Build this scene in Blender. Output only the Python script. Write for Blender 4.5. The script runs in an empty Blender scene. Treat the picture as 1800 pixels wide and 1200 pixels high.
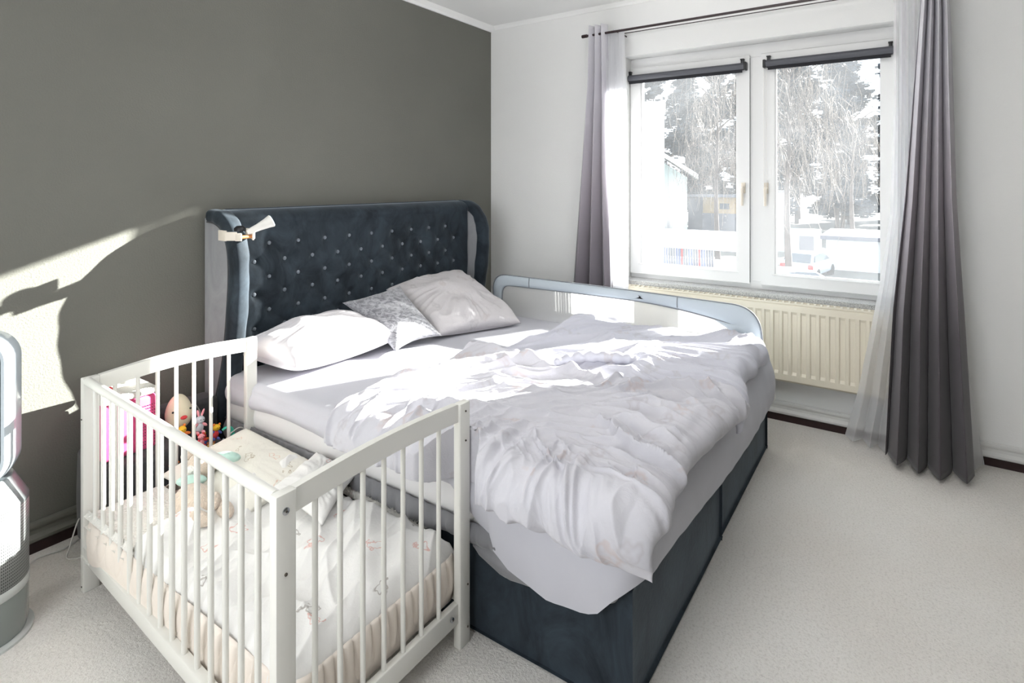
import bpy, bmesh, math, random
import numpy as np
from mathutils import Vector, Matrix, noise as mnoise
D = bpy.data
SC = bpy.context.scene
COL = SC.collection
R = math.radians
PI = math.pi

# ------------------------------------------------------------ camera, light, exposure
cam_d = D.cameras.new('camera')
cam_d.lens = 20.0
cam_d.sensor_width = 36.0
cam_d.shift_y = -0.155
cam_d.clip_start = 0.05
cam_d.clip_end = 400
cam = D.objects.new('camera', cam_d)
cam.location = (-3.852, -2.852, 1.47)
cam.rotation_euler = (R(90), 0, R(-55.6))
COL.objects.link(cam)
SC.camera = cam

w = D.worlds.new('sky')
SC.world = w
w.use_nodes = True
bg = w.node_tree.nodes['Background']
bg.inputs['Color'].default_value = (0.80, 0.90, 1.0, 1)
bg.inputs['Strength'].default_value = 1.3

SUN_DIR = Vector((-1.0, 0.51, -0.335)).normalized()
sl = D.lights.new('sun', 'SUN')
sl.energy = 26.0
sl.color = (1.0, 0.965, 0.91)
sl.angle = R(0.55)
sun = D.objects.new('sun', sl)
sun.rotation_euler = SUN_DIR.to_track_quat('-Z', 'Y').to_euler()
sun.location = (8, -4, 6)
COL.objects.link(sun)

# added fill light, shining in through an unseen opening left of the camera
al = D.lights.new('added_left_fill', 'AREA')
al.shape = 'RECTANGLE'
al.size = 1.5
al.size_y = 1.5
al.energy = 17
al.color = (1.0, 0.985, 0.965)
ao = D.objects.new('added_left_fill', al)
ao.location = (-4.82, -1.75, 1.5)
ao.rotation_euler = (0, R(-90), 0)
COL.objects.link(ao)
SC.view_settings.view_transform = 'Standard'
SC.view_settings.look = 'None'
SC.view_settings.exposure = 0.75
SC.view_settings.gamma = 1.0
SC.view_settings.use_curve_mapping = False


# ------------------------------------------------------------ materials
def srgb(r, g, b):
    def f(c):
        c /= 255.0
        return c / 12.92 if c <= 0.04045 else ((c + 0.055) / 1.055) ** 2.4
    return (f(r), f(g), f(b), 1)


class NT:
    def __init__(s, name):
        s.m = D.materials.new(name)
        s.m.use_nodes = True
        s.t = s.m.node_tree
        s.n = s.t.nodes
        s.p = s.n['Principled BSDF']
        s.out = s.n['Material Output']

    def node(s, typ, **kw):
        n = s.n.new(typ)
        for k, v in kw.items():
            if k.startswith('i_'):
                n.inputs[k[2:].replace('_', ' ')].default_value = v
            else:
                setattr(n, k, v)
        return n

    def link(s, a, b):
        s.t.links.new(a, b)

    def coord(s):
        return s.node('ShaderNodeTexCoord').outputs['Object']

    def noise(s, scale, detail=4, rough=0.55, vec=None, dist=0.0):
        n = s.node('ShaderNodeTexNoise')
        n.inputs['Scale'].default_value = scale
        n.inputs['Detail'].default_value = detail
        n.inputs['Roughness'].default_value = rough
        n.inputs['Distortion'].default_value = dist
        s.link(vec if vec is not None else s.coord(), n.inputs['Vector'])
        return n.outputs['Fac']

    def ramp(s, fac, stops):
        n = s.node('ShaderNodeValToRGB')
        e = n.color_ramp.elements
        while len(e) > 1:
            e.remove(e[-1])
        e[0].position = stops[0][0]
        e[0].color = stops[0][1]
        for p, c in stops[1:]:
            k = e.new(p)
            k.color = c
        s.link(fac, n.inputs['Fac'])
        return n.outputs['Color']

    def bump(s, h, strength=0.3, dist=0.01, prev=None):
        b = s.node('ShaderNodeBump')
        b.inputs['Strength'].default_value = strength
        b.inputs['Distance'].default_value = dist
        s.link(h, b.inputs['Height'])
        if prev is not None:
            s.link(prev, b.inputs['Normal'])
        return b.outputs['Normal']


def mat(name, col, rough=0.6, metal=0.0, var=0.0, vscale=6, bump=0.0, bscale=80, bdist=0.004, sheen=0.0, spec=None, trans=0.0, coat=0.0, detail=4):
    s = NT(name)
    s.p.inputs['Base Color'].default_value = col
    s.p.inputs['Roughness'].default_value = rough
    s.p.inputs['Metallic'].default_value = metal
    if spec is not None:
        s.p.inputs['Specular IOR Level'].default_value = spec
    if sheen:
        s.p.inputs['Sheen Weight'].default_value = sheen
        s.p.inputs['Sheen Roughness'].default_value = 0.4
    if coat:
        s.p.inputs['Coat Weight'].default_value = coat
    if trans:
        s.p.inputs['Transmission Weight'].default_value = trans
    if var:
        c1 = tuple(max(0, c * (1 - var)) for c in col[:3]) + (1,)
        c2 = tuple(min(1, c * (1 + var)) for c in col[:3]) + (1,)
        s.link(s.ramp(s.noise(vscale, detail), [(0.3, c1), (0.7, c2)]), s.p.inputs['Base Color'])
    if bump:
        s.link(s.bump(s.noise(bscale, 3), bump, bdist), s.p.inputs['Normal'])
    return s.m


M = {}
M['wall_white'] = mat('painted_white_wall', srgb(240, 240, 239), 0.85, var=0.012, vscale=1.5, bump=0.35, bscale=140, bdist=0.003)
M['wall_grey'] = mat('painted_grey_wall', srgb(112, 112, 105), 0.85, var=0.035, vscale=2.0, bump=0.5, bscale=120, bdist=0.004)
M['ceiling'] = mat('ceiling_white', srgb(248, 248, 247), 0.9, bump=0.2, bscale=120, bdist=0.002)
M['white_trim'] = mat('white_trim', srgb(222, 222, 220), 0.5)
M['grey_trim'] = mat('grey_trim', srgb(112, 112, 104), 0.5)
M['dark_gap'] = mat('dark_wood_strip', srgb(46, 26, 26), 0.7, var=0.2, vscale=30)
M['crib_white'] = mat('crib_white_lacquer', srgb(229, 228, 222), 0.4, coat=0.1)
M['pvc'] = mat('window_white_plastic', srgb(236, 236, 236), 0.35)
M['pvc_dark'] = mat('window_gasket', srgb(70, 70, 74), 0.6)
M['radiator'] = mat('radiator_cream', srgb(226, 218, 200), 0.4)
M['blind'] = mat('blind_grey', srgb(84, 85, 92), 0.5)
M['blind_dark'] = mat('blind_dark_fabric', srgb(38, 38, 44), 0.8)
M['black_plastic'] = mat('black_plastic', srgb(28, 28, 32), 0.4)
M['rod'] = mat('rod_dark_brown', srgb(50, 36, 38), 0.35)
M['steel'] = mat('steel', srgb(180, 182, 186), 0.25, metal=1.0)
M['hole'] = mat('drilled_hole', srgb(70, 62, 54), 0.8)
M['beige_plastic'] = mat('beige_plastic', srgb(226, 217, 204), 0.4)
M['white_plastic'] = mat('white_plastic', srgb(232, 230, 226), 0.35)
M['copper'] = mat('copper_spring', srgb(205, 140, 90), 0.4, metal=0.6)
M['cable'] = mat('cable_white', srgb(220, 218, 214), 0.5)
M['pillowcase'] = mat('white_pillowcase', srgb(228, 224, 228), 0.85, var=0.02, vscale=8, bump=0.2, bscale=60, bdist=0.004, sheen=0.1)
M['sheet'] = mat('pale_grey_jersey_sheet', srgb(194, 194, 202), 0.9, var=0.02, vscale=5, bump=0.15, bscale=220, bdist=0.001, sheen=0.1)
M['mattress_white'] = mat('white_mattress_cover', srgb(226, 225, 226), 0.9, bump=0.1, bscale=50)
M['valance'] = mat('grey_jersey_valance', srgb(128, 128, 132), 0.9, var=0.1, vscale=10, sheen=0.3)
M['guard'] = mat('pale_blue_grey_guard_fabric', srgb(188, 198, 206), 0.6, bump=0.1, bscale=300, bdist=0.001)
M['guard_dark'] = mat('guard_piping_grey', srgb(128, 132, 138), 0.6)
M['pink'] = mat('pink_fabric', srgb(222, 84, 138), 0.7)
M['dark_felt'] = mat('dark_grey_felt', srgb(66, 67, 70), 0.95, var=0.15, vscale=40, sheen=0.3)
M['fan_silver'] = mat('fan_silver', srgb(142, 148, 150), 0.3, metal=0.35)
M['fan_white'] = mat('fan_glossy_white_blue', srgb(196, 206, 214), 0.18, coat=0.5)
M['fan_grey'] = mat('fan_light_grey', srgb(196, 200, 198), 0.35)
M['fan_smoke'] = mat('fan_clear_grey_base', srgb(150, 158, 156), 0.12, coat=0.6, trans=0.3)
M['stone'] = None
M['toy_cream'] = mat('toy_cream', srgb(226, 218, 192), 0.6)
M['toy_red'] = mat('toy_red', srgb(214, 60, 66), 0.6)
M['toy_yellow'] = mat('toy_yellow', srgb(240, 190, 50), 0.8, bump=0.3, bscale=200)
M['toy_orange'] = mat('toy_orange', srgb(232, 130, 60), 0.8, bump=0.3, bscale=200)
M['toy_brown'] = mat('toy_brown', srgb(150, 90, 60), 0.8, bump=0.3, bscale=200)
M['toy_teal'] = mat('toy_teal', srgb(70, 196, 170), 0.6)
M['toy_grey'] = mat('toy_pale_grey', srgb(196, 202, 210), 0.85, bump=0.3, bscale=200)
M['toy_pink'] = mat('toy_pink', srgb(238, 160, 170), 0.85)
M['toy_tan'] = mat('toy_tan', srgb(220, 180, 110), 0.85, var=0.25, vscale=60)
M['toy_blue'] = mat('toy_blue', srgb(92, 110, 190), 0.8)
M['toy_black'] = mat('toy_black', srgb(20, 20, 22), 0.4)
M['plush'] = mat('plush_beige', srgb(216, 200, 184), 0.95, var=0.12, vscale=90, bump=0.8, bscale=260, bdist=0.006, sheen=0.4)
M['mint'] = mat('plush_mint', srgb(184, 214, 204), 0.95, bump=0.3, bscale=260, sheen=0.3)
M['fleece'] = mat('white_fleece', srgb(236, 234, 228), 0.95, bump=0.9, bscale=120, bdist=0.01)
M['bumper'] = mat('cream_quilted_cover', srgb(236, 226, 216), 0.85, bump=0.2, bscale=60)
M['ext_white'] = mat('white_render', srgb(236, 236, 236), 0.8)
M['ext_roof'] = mat('roof_edge_white', srgb(225, 222, 218), 0.6)
M['ext_grey_green'] = mat('house_grey_green_render', srgb(176, 190, 190), 0.8)  # pale grey-green wall colour
M['ext_orange'] = mat('hut_ochre_wood', srgb(178, 152, 118), 0.8, var=0.1, vscale=2)
M['ext_dark'] = mat('hut_dark_wood', srgb(120, 120, 128), 0.8)
M['rail_blue'] = mat('rail_blue_grey', srgb(120, 126, 158), 0.7)
M['ext_ground'] = mat('yard_ground', srgb(112, 110, 106), 0.9, var=0.12, vscale=0.4)
M['car_paint'] = mat('silver_car_paint', srgb(198, 208, 220), 0.25, metal=0.3, coat=0.6)
M['car_glass'] = mat('car_glass', srgb(60, 70, 82), 0.1, spec=0.8)
M['tyre'] = mat('tyre_rubber', srgb(30, 30, 32), 0.8)
M['red_light'] = mat('red_tail_light', srgb(200, 40, 40), 0.3)
M['bark'] = mat('bark', srgb(86, 76, 72), 0.9, var=0.2, vscale=3)
M['needles'] = mat('pine_needles', srgb(40, 52, 60), 0.8, var=0.35, vscale=0.5)
M['needles_blue'] = mat('spruce_needles', srgb(48, 60, 72), 0.8, var=0.3, vscale=0.5)
M['rust_leaf'] = mat('rust_leaves', srgb(98, 76, 64), 0.8, var=0.3, vscale=0.8)
M['twig'] = mat('pale_birch_twigs', srgb(108, 98, 90), 0.7, var=0.15, vscale=1)


def m_carpet():
    s = NT('cream_carpet')
    co = s.coord()
    big = s.noise(1.3, 3, 0.5, co)
    fine = s.noise(115, 4, 0.75, co)
    mid = s.noise(38, 3, 0.6, co)
    c1 = s.ramp(big, [(0.3, srgb(240, 234, 227)), (0.7, srgb(248, 245, 240))])
    c2 = s.ramp(fine, [(0.35, (0.70, 0.68, 0.66, 1)), (0.50, (1, 1, 1, 1))])
    mx = s.node('ShaderNodeMixRGB', blend_type='MULTIPLY')
    mx.inputs['Fac'].default_value = 0.55
    s.link(c1, mx.inputs['Color1'])
    s.link(c2, mx.inputs['Color2'])
    s.link(mx.outputs['Color'], s.p.inputs['Base Color'])
    s.p.inputs['Roughness'].default_value = 1.0
    s.p.inputs['Sheen Weight'].default_value = 0.2
    n = s.bump(fine, 0.7, 0.012)
    n = s.bump(mid, 0.35, 0.012, n)
    s.link(n, s.p.inputs['Normal'])
    return s.m


def m_velvet(name, base, hi, rough=0.75):
    s = NT(name)
    co = s.coord()
    mp = s.node('ShaderNodeMapping')
    mp.inputs['Scale'].default_value = (1, 1, 0.7)
    s.link(co, mp.inputs['Vector'])
    a = s.noise(7, 5, 0.65, mp.outputs['Vector'], 0.8)
    c = s.ramp(a, [(0.33, base), (0.72, hi)])
    s.link(c, s.p.inputs['Base Color'])
    s.p.inputs['Roughness'].default_value = rough
    s.p.inputs['Sheen Weight'].default_value = 0.45
    s.p.inputs['Sheen Roughness'].default_value = 0.35
    s.p.inputs['Sheen Tint'].default_value = (0.75, 0.85, 0.95, 1)
    s.p.inputs['Specular IOR Level'].default_value = 0.2
    n = s.bump(s.noise(60, 3, 0.6, co), 0.15, 0.004)
    s.link(n, s.p.inputs['Normal'])
    return s.m


def m_print(name, base, ink1, ink2, scale, ring=(0.20, 0.27), amount=0.55, dist=3.0, bump=0.2):
    """cotton with a loose scatter of outlined motifs"""
    s = NT(name)
    co = s.coord()
    wob = s.node('ShaderNodeTexNoise')
    wob.inputs['Scale'].default_value = scale * dist
    wob.inputs['Detail'].default_value = 2
    s.link(co, wob.inputs['Vector'])
    sub = s.node('ShaderNodeVectorMath', operation='SUBTRACT')
    s.link(wob.outputs['Color'], sub.inputs[0])
    sub.inputs[1].default_value = (0.5, 0.5, 0.5)
    sc = s.node('ShaderNodeVectorMath', operation='SCALE')
    s.link(sub.outputs[0], sc.inputs[0])
    sc.inputs['Scale'].default_value = 0.9 / scale
    ad = s.node('ShaderNodeVectorMath', operation='ADD')
    s.link(co, ad.inputs[0])
    s.link(sc.outputs[0], ad.inputs[1])
    v = s.node('ShaderNodeTexVoronoi')
    v.inputs['Scale'].default_value = scale
    v.inputs['Randomness'].default_value = 0.7
    s.link(ad.outputs[0], v.inputs['Vector'])
    r0, r1 = ring
    mid = (r0 + r1) / 2
    line = s.ramp(v.outputs['Distance'], [(0.0, (0, 0, 0, 1)), (r0, (0, 0, 0, 1)), (mid, (1, 1, 1, 1)), (r1, (0, 0, 0, 1)), (1, (0, 0, 0, 1))])
    # which cells carry a motif
    sep = s.node('ShaderNodeSeparateColor')
    s.link(v.outputs['Color'], sep.inputs[0])
    msk = s.node('ShaderNodeMath', operation='LESS_THAN')
    s.link(sep.outputs[0], msk.inputs[0])
    msk.inputs[1].default_value = amount
    mul = s.node('ShaderNodeMath', operation='MULTIPLY')
    s.link(line, mul.inputs[0])
    s.link(msk.outputs[0], mul.inputs[1])
    ink = s.ramp(sep.outputs[1], [(0.0, ink1), (0.5, ink1), (0.55, ink2), (1, ink2)])
    mx = s.node('ShaderNodeMixRGB')
    s.link(mul.outputs[0], mx.inputs['Fac'])
    mx.inputs['Color1'].default_value = base
    s.link(ink, mx.inputs['Color2'])
    s.link(mx.outputs['Color'], s.p.inputs['Base Color'])
    s.p.inputs['Roughness'].default_value = 0.9
    if bump:
        s.link(s.bump(s.noise(34, 4, 0.6, co, 0.5), bump, 0.012), s.p.inputs['Normal'])
    return s.m


def m_ombre(name, stops):
    s = NT(name)
    g = s.node('ShaderNodeTexCoord')
    sep = s.node('ShaderNodeSeparateXYZ')
    s.link(g.outputs['Object'], sep.inputs[0])
    mp = s.node('ShaderNodeMath', operation='DIVIDE')
    s.link(sep.outputs['Z'], mp.inputs[0])
    mp.inputs[1].default_value = 2.6
    s.link(s.ramp(mp.outputs[0], stops), s.p.inputs['Base Color'])
    s.p.inputs['Roughness'].default_value = 0.9
    s.p.inputs['Sheen Weight'].default_value = 0.2
    s.link(s.bump(s.noise(400, 2, 0.5), 0.1, 0.001), s.p.inputs['Normal'])
    return s.m


def m_see(name, col, alpha, translucent=0.5):
    """thin woven net or voile: partly open, partly scattering cloth"""
    s = NT(name)
    s.n.remove(s.p)
    tr = s.node('ShaderNodeBsdfTransparent')
    df = s.node('ShaderNodeBsdfDiffuse')
    tl = s.node('ShaderNodeBsdfTranslucent')
    df.inputs['Color'].default_value = col
    tl.inputs['Color'].default_value = col
    m1 = s.node('ShaderNodeMixShader')
    m1.inputs[0].default_value = translucent
    s.link(df.outputs[0], m1.inputs[1])
    s.link(tl.outputs[0], m1.inputs[2])
    m2 = s.node('ShaderNodeMixShader')
    m2.inputs[0].default_value = alpha
    s.link(tr.outputs[0], m2.inputs[1])
    s.link(m1.outputs[0], m2.inputs[2])
    s.link(m2.outputs[0], s.out.inputs['Surface'])
    return s.m


def m_pane():
    s = NT('hazed_window_glass')
    s.n.remove(s.p)
    tr = s.node('ShaderNodeBsdfTransparent')
    tr.inputs['Color'].default_value = (0.96, 0.98, 0.98, 1)
    gl = s.node('ShaderNodeBsdfGlossy')
    gl.inputs['Roughness'].default_value = 0.02
    tl = s.node('ShaderNodeBsdfTranslucent')  # translucent share puts a veil of glare into the glass
    tl.inputs['Color'].default_value = (0.90, 0.94, 1, 1)
    m1 = s.node('ShaderNodeMixShader')
    m1.inputs[0].default_value = 0.006
    s.link(tr.outputs[0], m1.inputs[1])
    s.link(gl.outputs[0], m1.inputs[2])
    m2 = s.node('ShaderNodeMixShader')
    d = s.ramp(s.noise(2.5, 4, 0.6), [(0.3, (0.012, 0.012, 0.012, 1)), (0.75, (0.030, 0.030, 0.030, 1))])
    s.link(d, m2.inputs[0])
    s.link(m1.outputs[0], m2.inputs[1])
    s.link(tl.outputs[0], m2.inputs[2])
    s.link(m2.outputs[0], s.out.inputs['Surface'])
    return s.m


def m_stone():
    s = NT('speckled_stone_sill')
    v = s.noise(220, 3, 0.8)
    s.link(s.ramp(v, [(0.40, srgb(120, 122, 124)), (0.5, srgb(196, 196, 194)), (0.7, srgb(214, 214, 212))]), s.p.inputs['Base Color'])
    s.p.inputs['Roughness'].default_value = 0.3
    return s.m


def m_perf():
    s = NT('perforated_silver_shroud')
    t = s.node('ShaderNodeTexCoord')
    mp = s.node('ShaderNodeMapping')
    mp.inputs['Scale'].default_value = (92, 60, 1)
    s.link(t.outputs['UV'], mp.inputs['Vector'])
    v = s.node('ShaderNodeTexVoronoi')
    v.inputs['Scale'].default_value = 1.0
    v.inputs['Randomness'].default_value = 0.0
    s.link(mp.outputs[0], v.inputs['Vector'])
    c = s.ramp(v.outputs['Distance'], [(0.0, srgb(60, 62, 62)), (0.26, srgb(60, 62, 62)), (0.32, srgb(158, 161, 160)), (1, srgb(158, 161, 160))])
    s.link(c, s.p.inputs['Base Color'])
    s.p.inputs['Roughness'].default_value = 0.4
    s.p.inputs['Metallic'].default_value = 0.2
    return s.m


def m_crushed():
    s = NT('crushed_grey_velvet')
    co = s.coord()
    mp = s.node('ShaderNodeMapping')
    mp.inputs['Scale'].default_value = (1, 1.0, 2.6)
    mp.inputs['Rotation'].default_value = (0.4, 0.5, 0.3)
    s.link(co, mp.inputs['Vector'])
    a = s.noise(26, 6, 0.75, mp.outputs['Vector'], 1.2)
    s.link(s.ramp(a, [(0.40, srgb(112, 112, 118)), (0.58, srgb(182, 182, 188))]), s.p.inputs['Base Color'])
    s.p.inputs['Roughness'].default_value = 0.6
    s.p.inputs['Sheen Weight'].default_value = 0.6
    s.link(s.bump(a, 0.3, 0.004), s.p.inputs['Normal'])
    return s.m


M['carpet'] = m_carpet()
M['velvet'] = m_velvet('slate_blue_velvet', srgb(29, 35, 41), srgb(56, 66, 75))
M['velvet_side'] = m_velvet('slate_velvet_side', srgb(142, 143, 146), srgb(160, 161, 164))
M['button'] = mat('velvet_button', srgb(110, 118, 128), 0.5, sheen=0.6)
M['duvet'] = m_print('floral_print_duvet', srgb(203, 202, 209), srgb(199, 190, 192), srgb(193, 190, 196), 8.0, (0.12, 0.34), 0.7, 2.2, 0.22)
M['duvet2'] = m_print('floral_print_duvet_pale', srgb(204, 204, 214), srgb(198, 194, 199), srgb(196, 195, 202), 8.0, (0.12, 0.34), 0.6, 2.2, 0.22)
M['pattern_pillow'] = m_print('floral_print_pillow', srgb(206, 202, 204), srgb(197, 190, 191), srgb(194, 190, 192), 10.0, (0.10, 0.36), 0.7, 2.2, 0.35)
M['baby_print'] = m_print('baby_animal_print', srgb(234, 233, 231), srgb(168, 162, 156), srgb(220, 178, 170), 11.0, (0.20, 0.29), 0.42, 2.6, 0.25)
M['baby_print2'] = m_print('baby_pillow_print', srgb(232, 229, 220), srgb(184, 172, 152), srgb(222, 188, 170), 13.0, (0.18, 0.27), 0.45, 2.6, 0.2)
M['ombre'] = m_ombre('ombre_curtain', [(0.0, srgb(68, 63, 67)), (0.27, srgb(84, 78, 84)), (0.40, srgb(122, 115, 122)), (0.56, srgb(166, 159, 167)), (0.8, srgb(200, 197, 205)), (1.0, srgb(216, 214, 220))])
M['sheer'] = m_see('white_voile', (0.92, 0.92, 0.94, 1), 0.62, 0.45)
M['sheer_dense'] = m_see('white_voile_gathered', (0.93, 0.93, 0.95, 1), 0.82, 0.45)
M['mesh'] = m_see('guard_mesh', (0.88, 0.88, 0.87, 1), 0.62, 0.5)
M['pane'] = m_pane()
M['lamp_glass'] = m_see('opal_lamp_glass', (0.95, 0.95, 0.93, 1), 0.8, 0.6)
M['stone'] = m_stone()
M['perf'] = m_perf()
M['crushed'] = m_crushed()


# ------------------------------------------------------------ scene-graph helpers
def thing(name, label, cat, loc=(0, 0, 0), group=None):
    o = D.objects.new(name, None)
    o.empty_display_size = 0.1
    o.location = loc
    COL.objects.link(o)
    o['label'] = label
    o['category'] = cat
    if group:
        o['group'] = group
    return o


def tag(o, label, cat, group=None):
    o['label'] = label
    o['category'] = cat
    if group:
        o['group'] = group
    return o


def struct(o):
    o['kind'] = 'structure'
    return o


def wloc(o):
    v = Vector(o.location)
    p = o.parent
    while p is not None:
        v = v + p.location
        p = p.parent
    return v


def attach(o, parent):
    """children are built in world coordinates; the parent is unrotated when they are attached"""
    o.parent = parent
    root = parent
    while root.parent is not None:
        root = root.parent
    if parent is root:
        o.matrix_parent_inverse = Matrix.Translation(-Vector(root.location))
    return o


def obj(name, bm, material, parent=None, smooth=True, sharp=None):
    me = D.meshes.new(name)
    if isinstance(bm, tuple):
        me.from_pydata([tuple(map(float, v)) for v in bm[0]], [], [tuple(int(i) for i in f) for f in bm[1]])
    else:
        bmesh.ops.recalc_face_normals(bm, faces=bm.faces[:])
        bm.to_mesh(me)
        bm.free()
    me.materials.append(material)
    if smooth:
        me.polygons.foreach_set('use_smooth', [True] * len(me.polygons))
        if sharp is not None:
            me.set_sharp_from_angle(angle=R(sharp))
    me.update()
    o = D.objects.new(name, me)
    COL.objects.link(o)
    if parent is not None:
        attach(o, parent)
    return o


def add_box(bm, x0, x1, y0, y1, z0, z1, bevel=0.0, seg=2, rot=None, piv=None):
    r = bmesh.ops.create_cube(bm, size=1.0)
    vs = r['verts']
    for v in vs:
        v.co.x = x0 + (v.co.x + 0.5) * (x1 - x0)
        v.co.y = y0 + (v.co.y + 0.5) * (y1 - y0)
        v.co.z = z0 + (v.co.z + 0.5) * (z1 - z0)
    if bevel > 0:
        es = set()
        for v in vs:
            es.update(v.link_edges)
        rr = bmesh.ops.bevel(bm, geom=list(es), offset=bevel, segments=seg, profile=0.5, affect='EDGES')
        vs = list({v for f in rr['faces'] for v in f.verts} | {v for v in vs if v.is_valid})
    if rot is not None:
        bmesh.ops.rotate(bm, verts=[v for v in vs if v.is_valid], cent=piv, matrix=rot)
    return vs


def box(name, x0, x1, y0, y1, z0, z1, material, parent=None, bevel=0.0, seg=2):
    bm = bmesh.new()
    add_box(bm, x0, x1, y0, y1, z0, z1, bevel, seg)
    return obj(name, bm, material, parent, smooth=bevel > 0, sharp=50 if bevel > 0 else None)


def add_tube(bm, pts, r, n=10, caps=True, closed=False):
    pts = [Vector(p) for p in pts]
    rings = []
    N = len(pts)
    prev = None
    for i, p in enumerate(pts):
        if closed:
            t = (pts[(i + 1) % N] - pts[i - 1]).normalized()
        else:
            t = (pts[min(i + 1, N - 1)] - pts[max(i - 1, 0)]).normalized()
        if prev is None:
            a = Vector((0, 0, 1)) if abs(t.z) < 0.9 else Vector((1, 0, 0))
            u = t.cross(a).normalized()
        else:
            u = (prev - t * prev.dot(t)).normalized()
        prev = u
        v = t.cross(u)
        rr = r[i] if isinstance(r, (list, tuple)) else r
        rings.append([bm.verts.new(p + (u * math.cos(2 * PI * k / n) + v * math.sin(2 * PI * k / n)) * rr) for k in range(n)])
    M_ = N if closed else N - 1
    for i in range(M_):
        a, b = rings[i], rings[(i + 1) % N]
        for k in range(n):
            bm.faces.new((a[k], a[(k + 1) % n], b[(k + 1) % n], b[k]))
    if caps and not closed:
        bm.faces.new(rings[0][::-1])
        bm.faces.new(rings[-1])


def tube(name, pts, r, material, parent=None, n=10, closed=False):
    bm = bmesh.new()
    add_tube(bm, pts, r, n, True, closed)
    return obj(name, bm, material, parent, True, 60)


def spline(pts, k=8):
    """Catmull-Rom through pts"""
    P_ = [Vector(p) for p in pts]
    P_ = [P_[0] * 2 - P_[1]] + P_ + [P_[-1] * 2 - P_[-2]]
    out = []
    for i in range(1, len(P_) - 2):
        a, b, c, d = P_[i - 1:i + 3]
        for j in range(k):
            t = j / k
            out.append(0.5 * ((2 * b) + (c - a) * t + (2 * a - 5 * b + 4 * c - d) * t * t + (3 * b - a - 3 * c + d) * t ** 3))
    out.append(P_[-2])
    return out


def add_lathe(bm, prof, cx, cy, n=32, sx=1, sy=1):
    rings = []
    for r, z in prof:
        rings.append([bm.verts.new((cx + r * sx * math.cos(2 * PI * k / n), cy + r * sy * math.sin(2 * PI * k / n), z)) for k in range(n)])
    for a, b in zip(rings, rings[1:]):
        for k in range(n):
            bm.faces.new((a[k], a[(k + 1) % n], b[(k + 1) % n], b[k]))
    bm.faces.new(rings[0][::-1])
    bm.faces.new(rings[-1])


def add_ball(bm, c, r, rot=None, n=16, m=10):
    rx, ry, rz = (r, r, r) if isinstance(r, (int, float)) else r
    res = bmesh.ops.create_uvsphere(bm, u_segments=n, v_segments=m, radius=1.0)
    mt = rot if rot is not None else Matrix.Identity(3)
    for v in res['verts']:
        v.co = mt @ Vector((v.co.x * rx, v.co.y * ry, v.co.z * rz)) + Vector(c)


def ball(name, c, r, material, parent=None, rot=None, n=16, m=10):
    bm = bmesh.new()
    add_ball(bm, c, r, rot, n, m)
    return obj(name, bm, material, parent)


def prism(poly, axis, a0, a1):
    """closed outline (list of 2-tuples) pushed from a0 to a1 along axis"""
    bm = bmesh.new()
    def mk(p, a):
        if axis == 'x':
            return (a, p[0], p[1])
        if axis == 'y':
            return (p[0], a, p[1])
        return (p[0], p[1], a)
    A = [bm.verts.new(mk(p, a0)) for p in poly]
    B = [bm.verts.new(mk(p, a1)) for p in poly]
    n = len(poly)
    for i in range(n):
        bm.faces.new((A[i], A[(i + 1) % n], B[(i + 1) % n], B[i]))
    bm.faces.new(A[::-1])
    bm.faces.new(B)
    return bm


def bevel_all(bm, off, seg=2):
    bmesh.ops.bevel(bm, geom=bm.edges[:], offset=off, segments=seg, profile=0.5, affect='EDGES', clamp_overlap=True)
    return bm


# numpy value noise
def vn(x, y, seed=0):
    x = np.asarray(x, float) + 1000.0
    y = np.asarray(y, float) + 1000.0
    xi = np.floor(x).astype(np.int64)
    yi = np.floor(y).astype(np.int64)
    xf = x - xi
    yf = y - yi
    def h(a, b):
        k = (a * 374761393 + b * 668265263 + seed * 1442695041) & 0xFFFFFFFF
        k = ((k ^ (k >> 13)) * 1274126177) & 0xFFFFFFFF
        k = k ^ (k >> 16)
        return (k & 0xFFFFFF) / float(0xFFFFFF)
    u = xf * xf * xf * (xf * (xf * 6 - 15) + 10)
    v = yf * yf * yf * (yf * (yf * 6 - 15) + 10)
    return (h(xi, yi) * (1 - u) + h(xi + 1, yi) * u) * (1 - v) + (h(xi, yi + 1) * (1 - u) + h(xi + 1, yi + 1) * u) * v


def ridge(x, y, seed=0):
    return 1 - np.abs(2 * vn(x, y, seed) - 1)


def sst(a, b, x):
    t = np.clip((x - a) / (b - a), 0, 1)
    return t * t * (3 - 2 * t)


def shell(T, B):
    """closed cloth body from a top and a bottom grid (nu, nv, 3)"""
    nu, nv, _ = T.shape
    V = np.concatenate([T.reshape(-1, 3), B.reshape(-1, 3)])
    idx = np.arange(nu * nv).reshape(nu, nv)
    o = nu * nv
    F = []
    a = idx[:-1, :-1].ravel(); b = idx[1:, :-1].ravel(); c = idx[1:, 1:].ravel(); d = idx[:-1, 1:].ravel()
    F += list(zip(a, b, c, d))
    F += list(zip(a + o, d + o, c + o, b + o))
    per = list(idx[:, 0]) + list(idx[-1, 1:]) + list(idx[::-1, -1][1:]) + list(idx[0, ::-1][1:-1])
    n = len(per)
    for i in range(n):
        p, q = per[i], per[(i + 1) % n]
        F.append((q, p, p + o, q + o))
    return V, F


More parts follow.
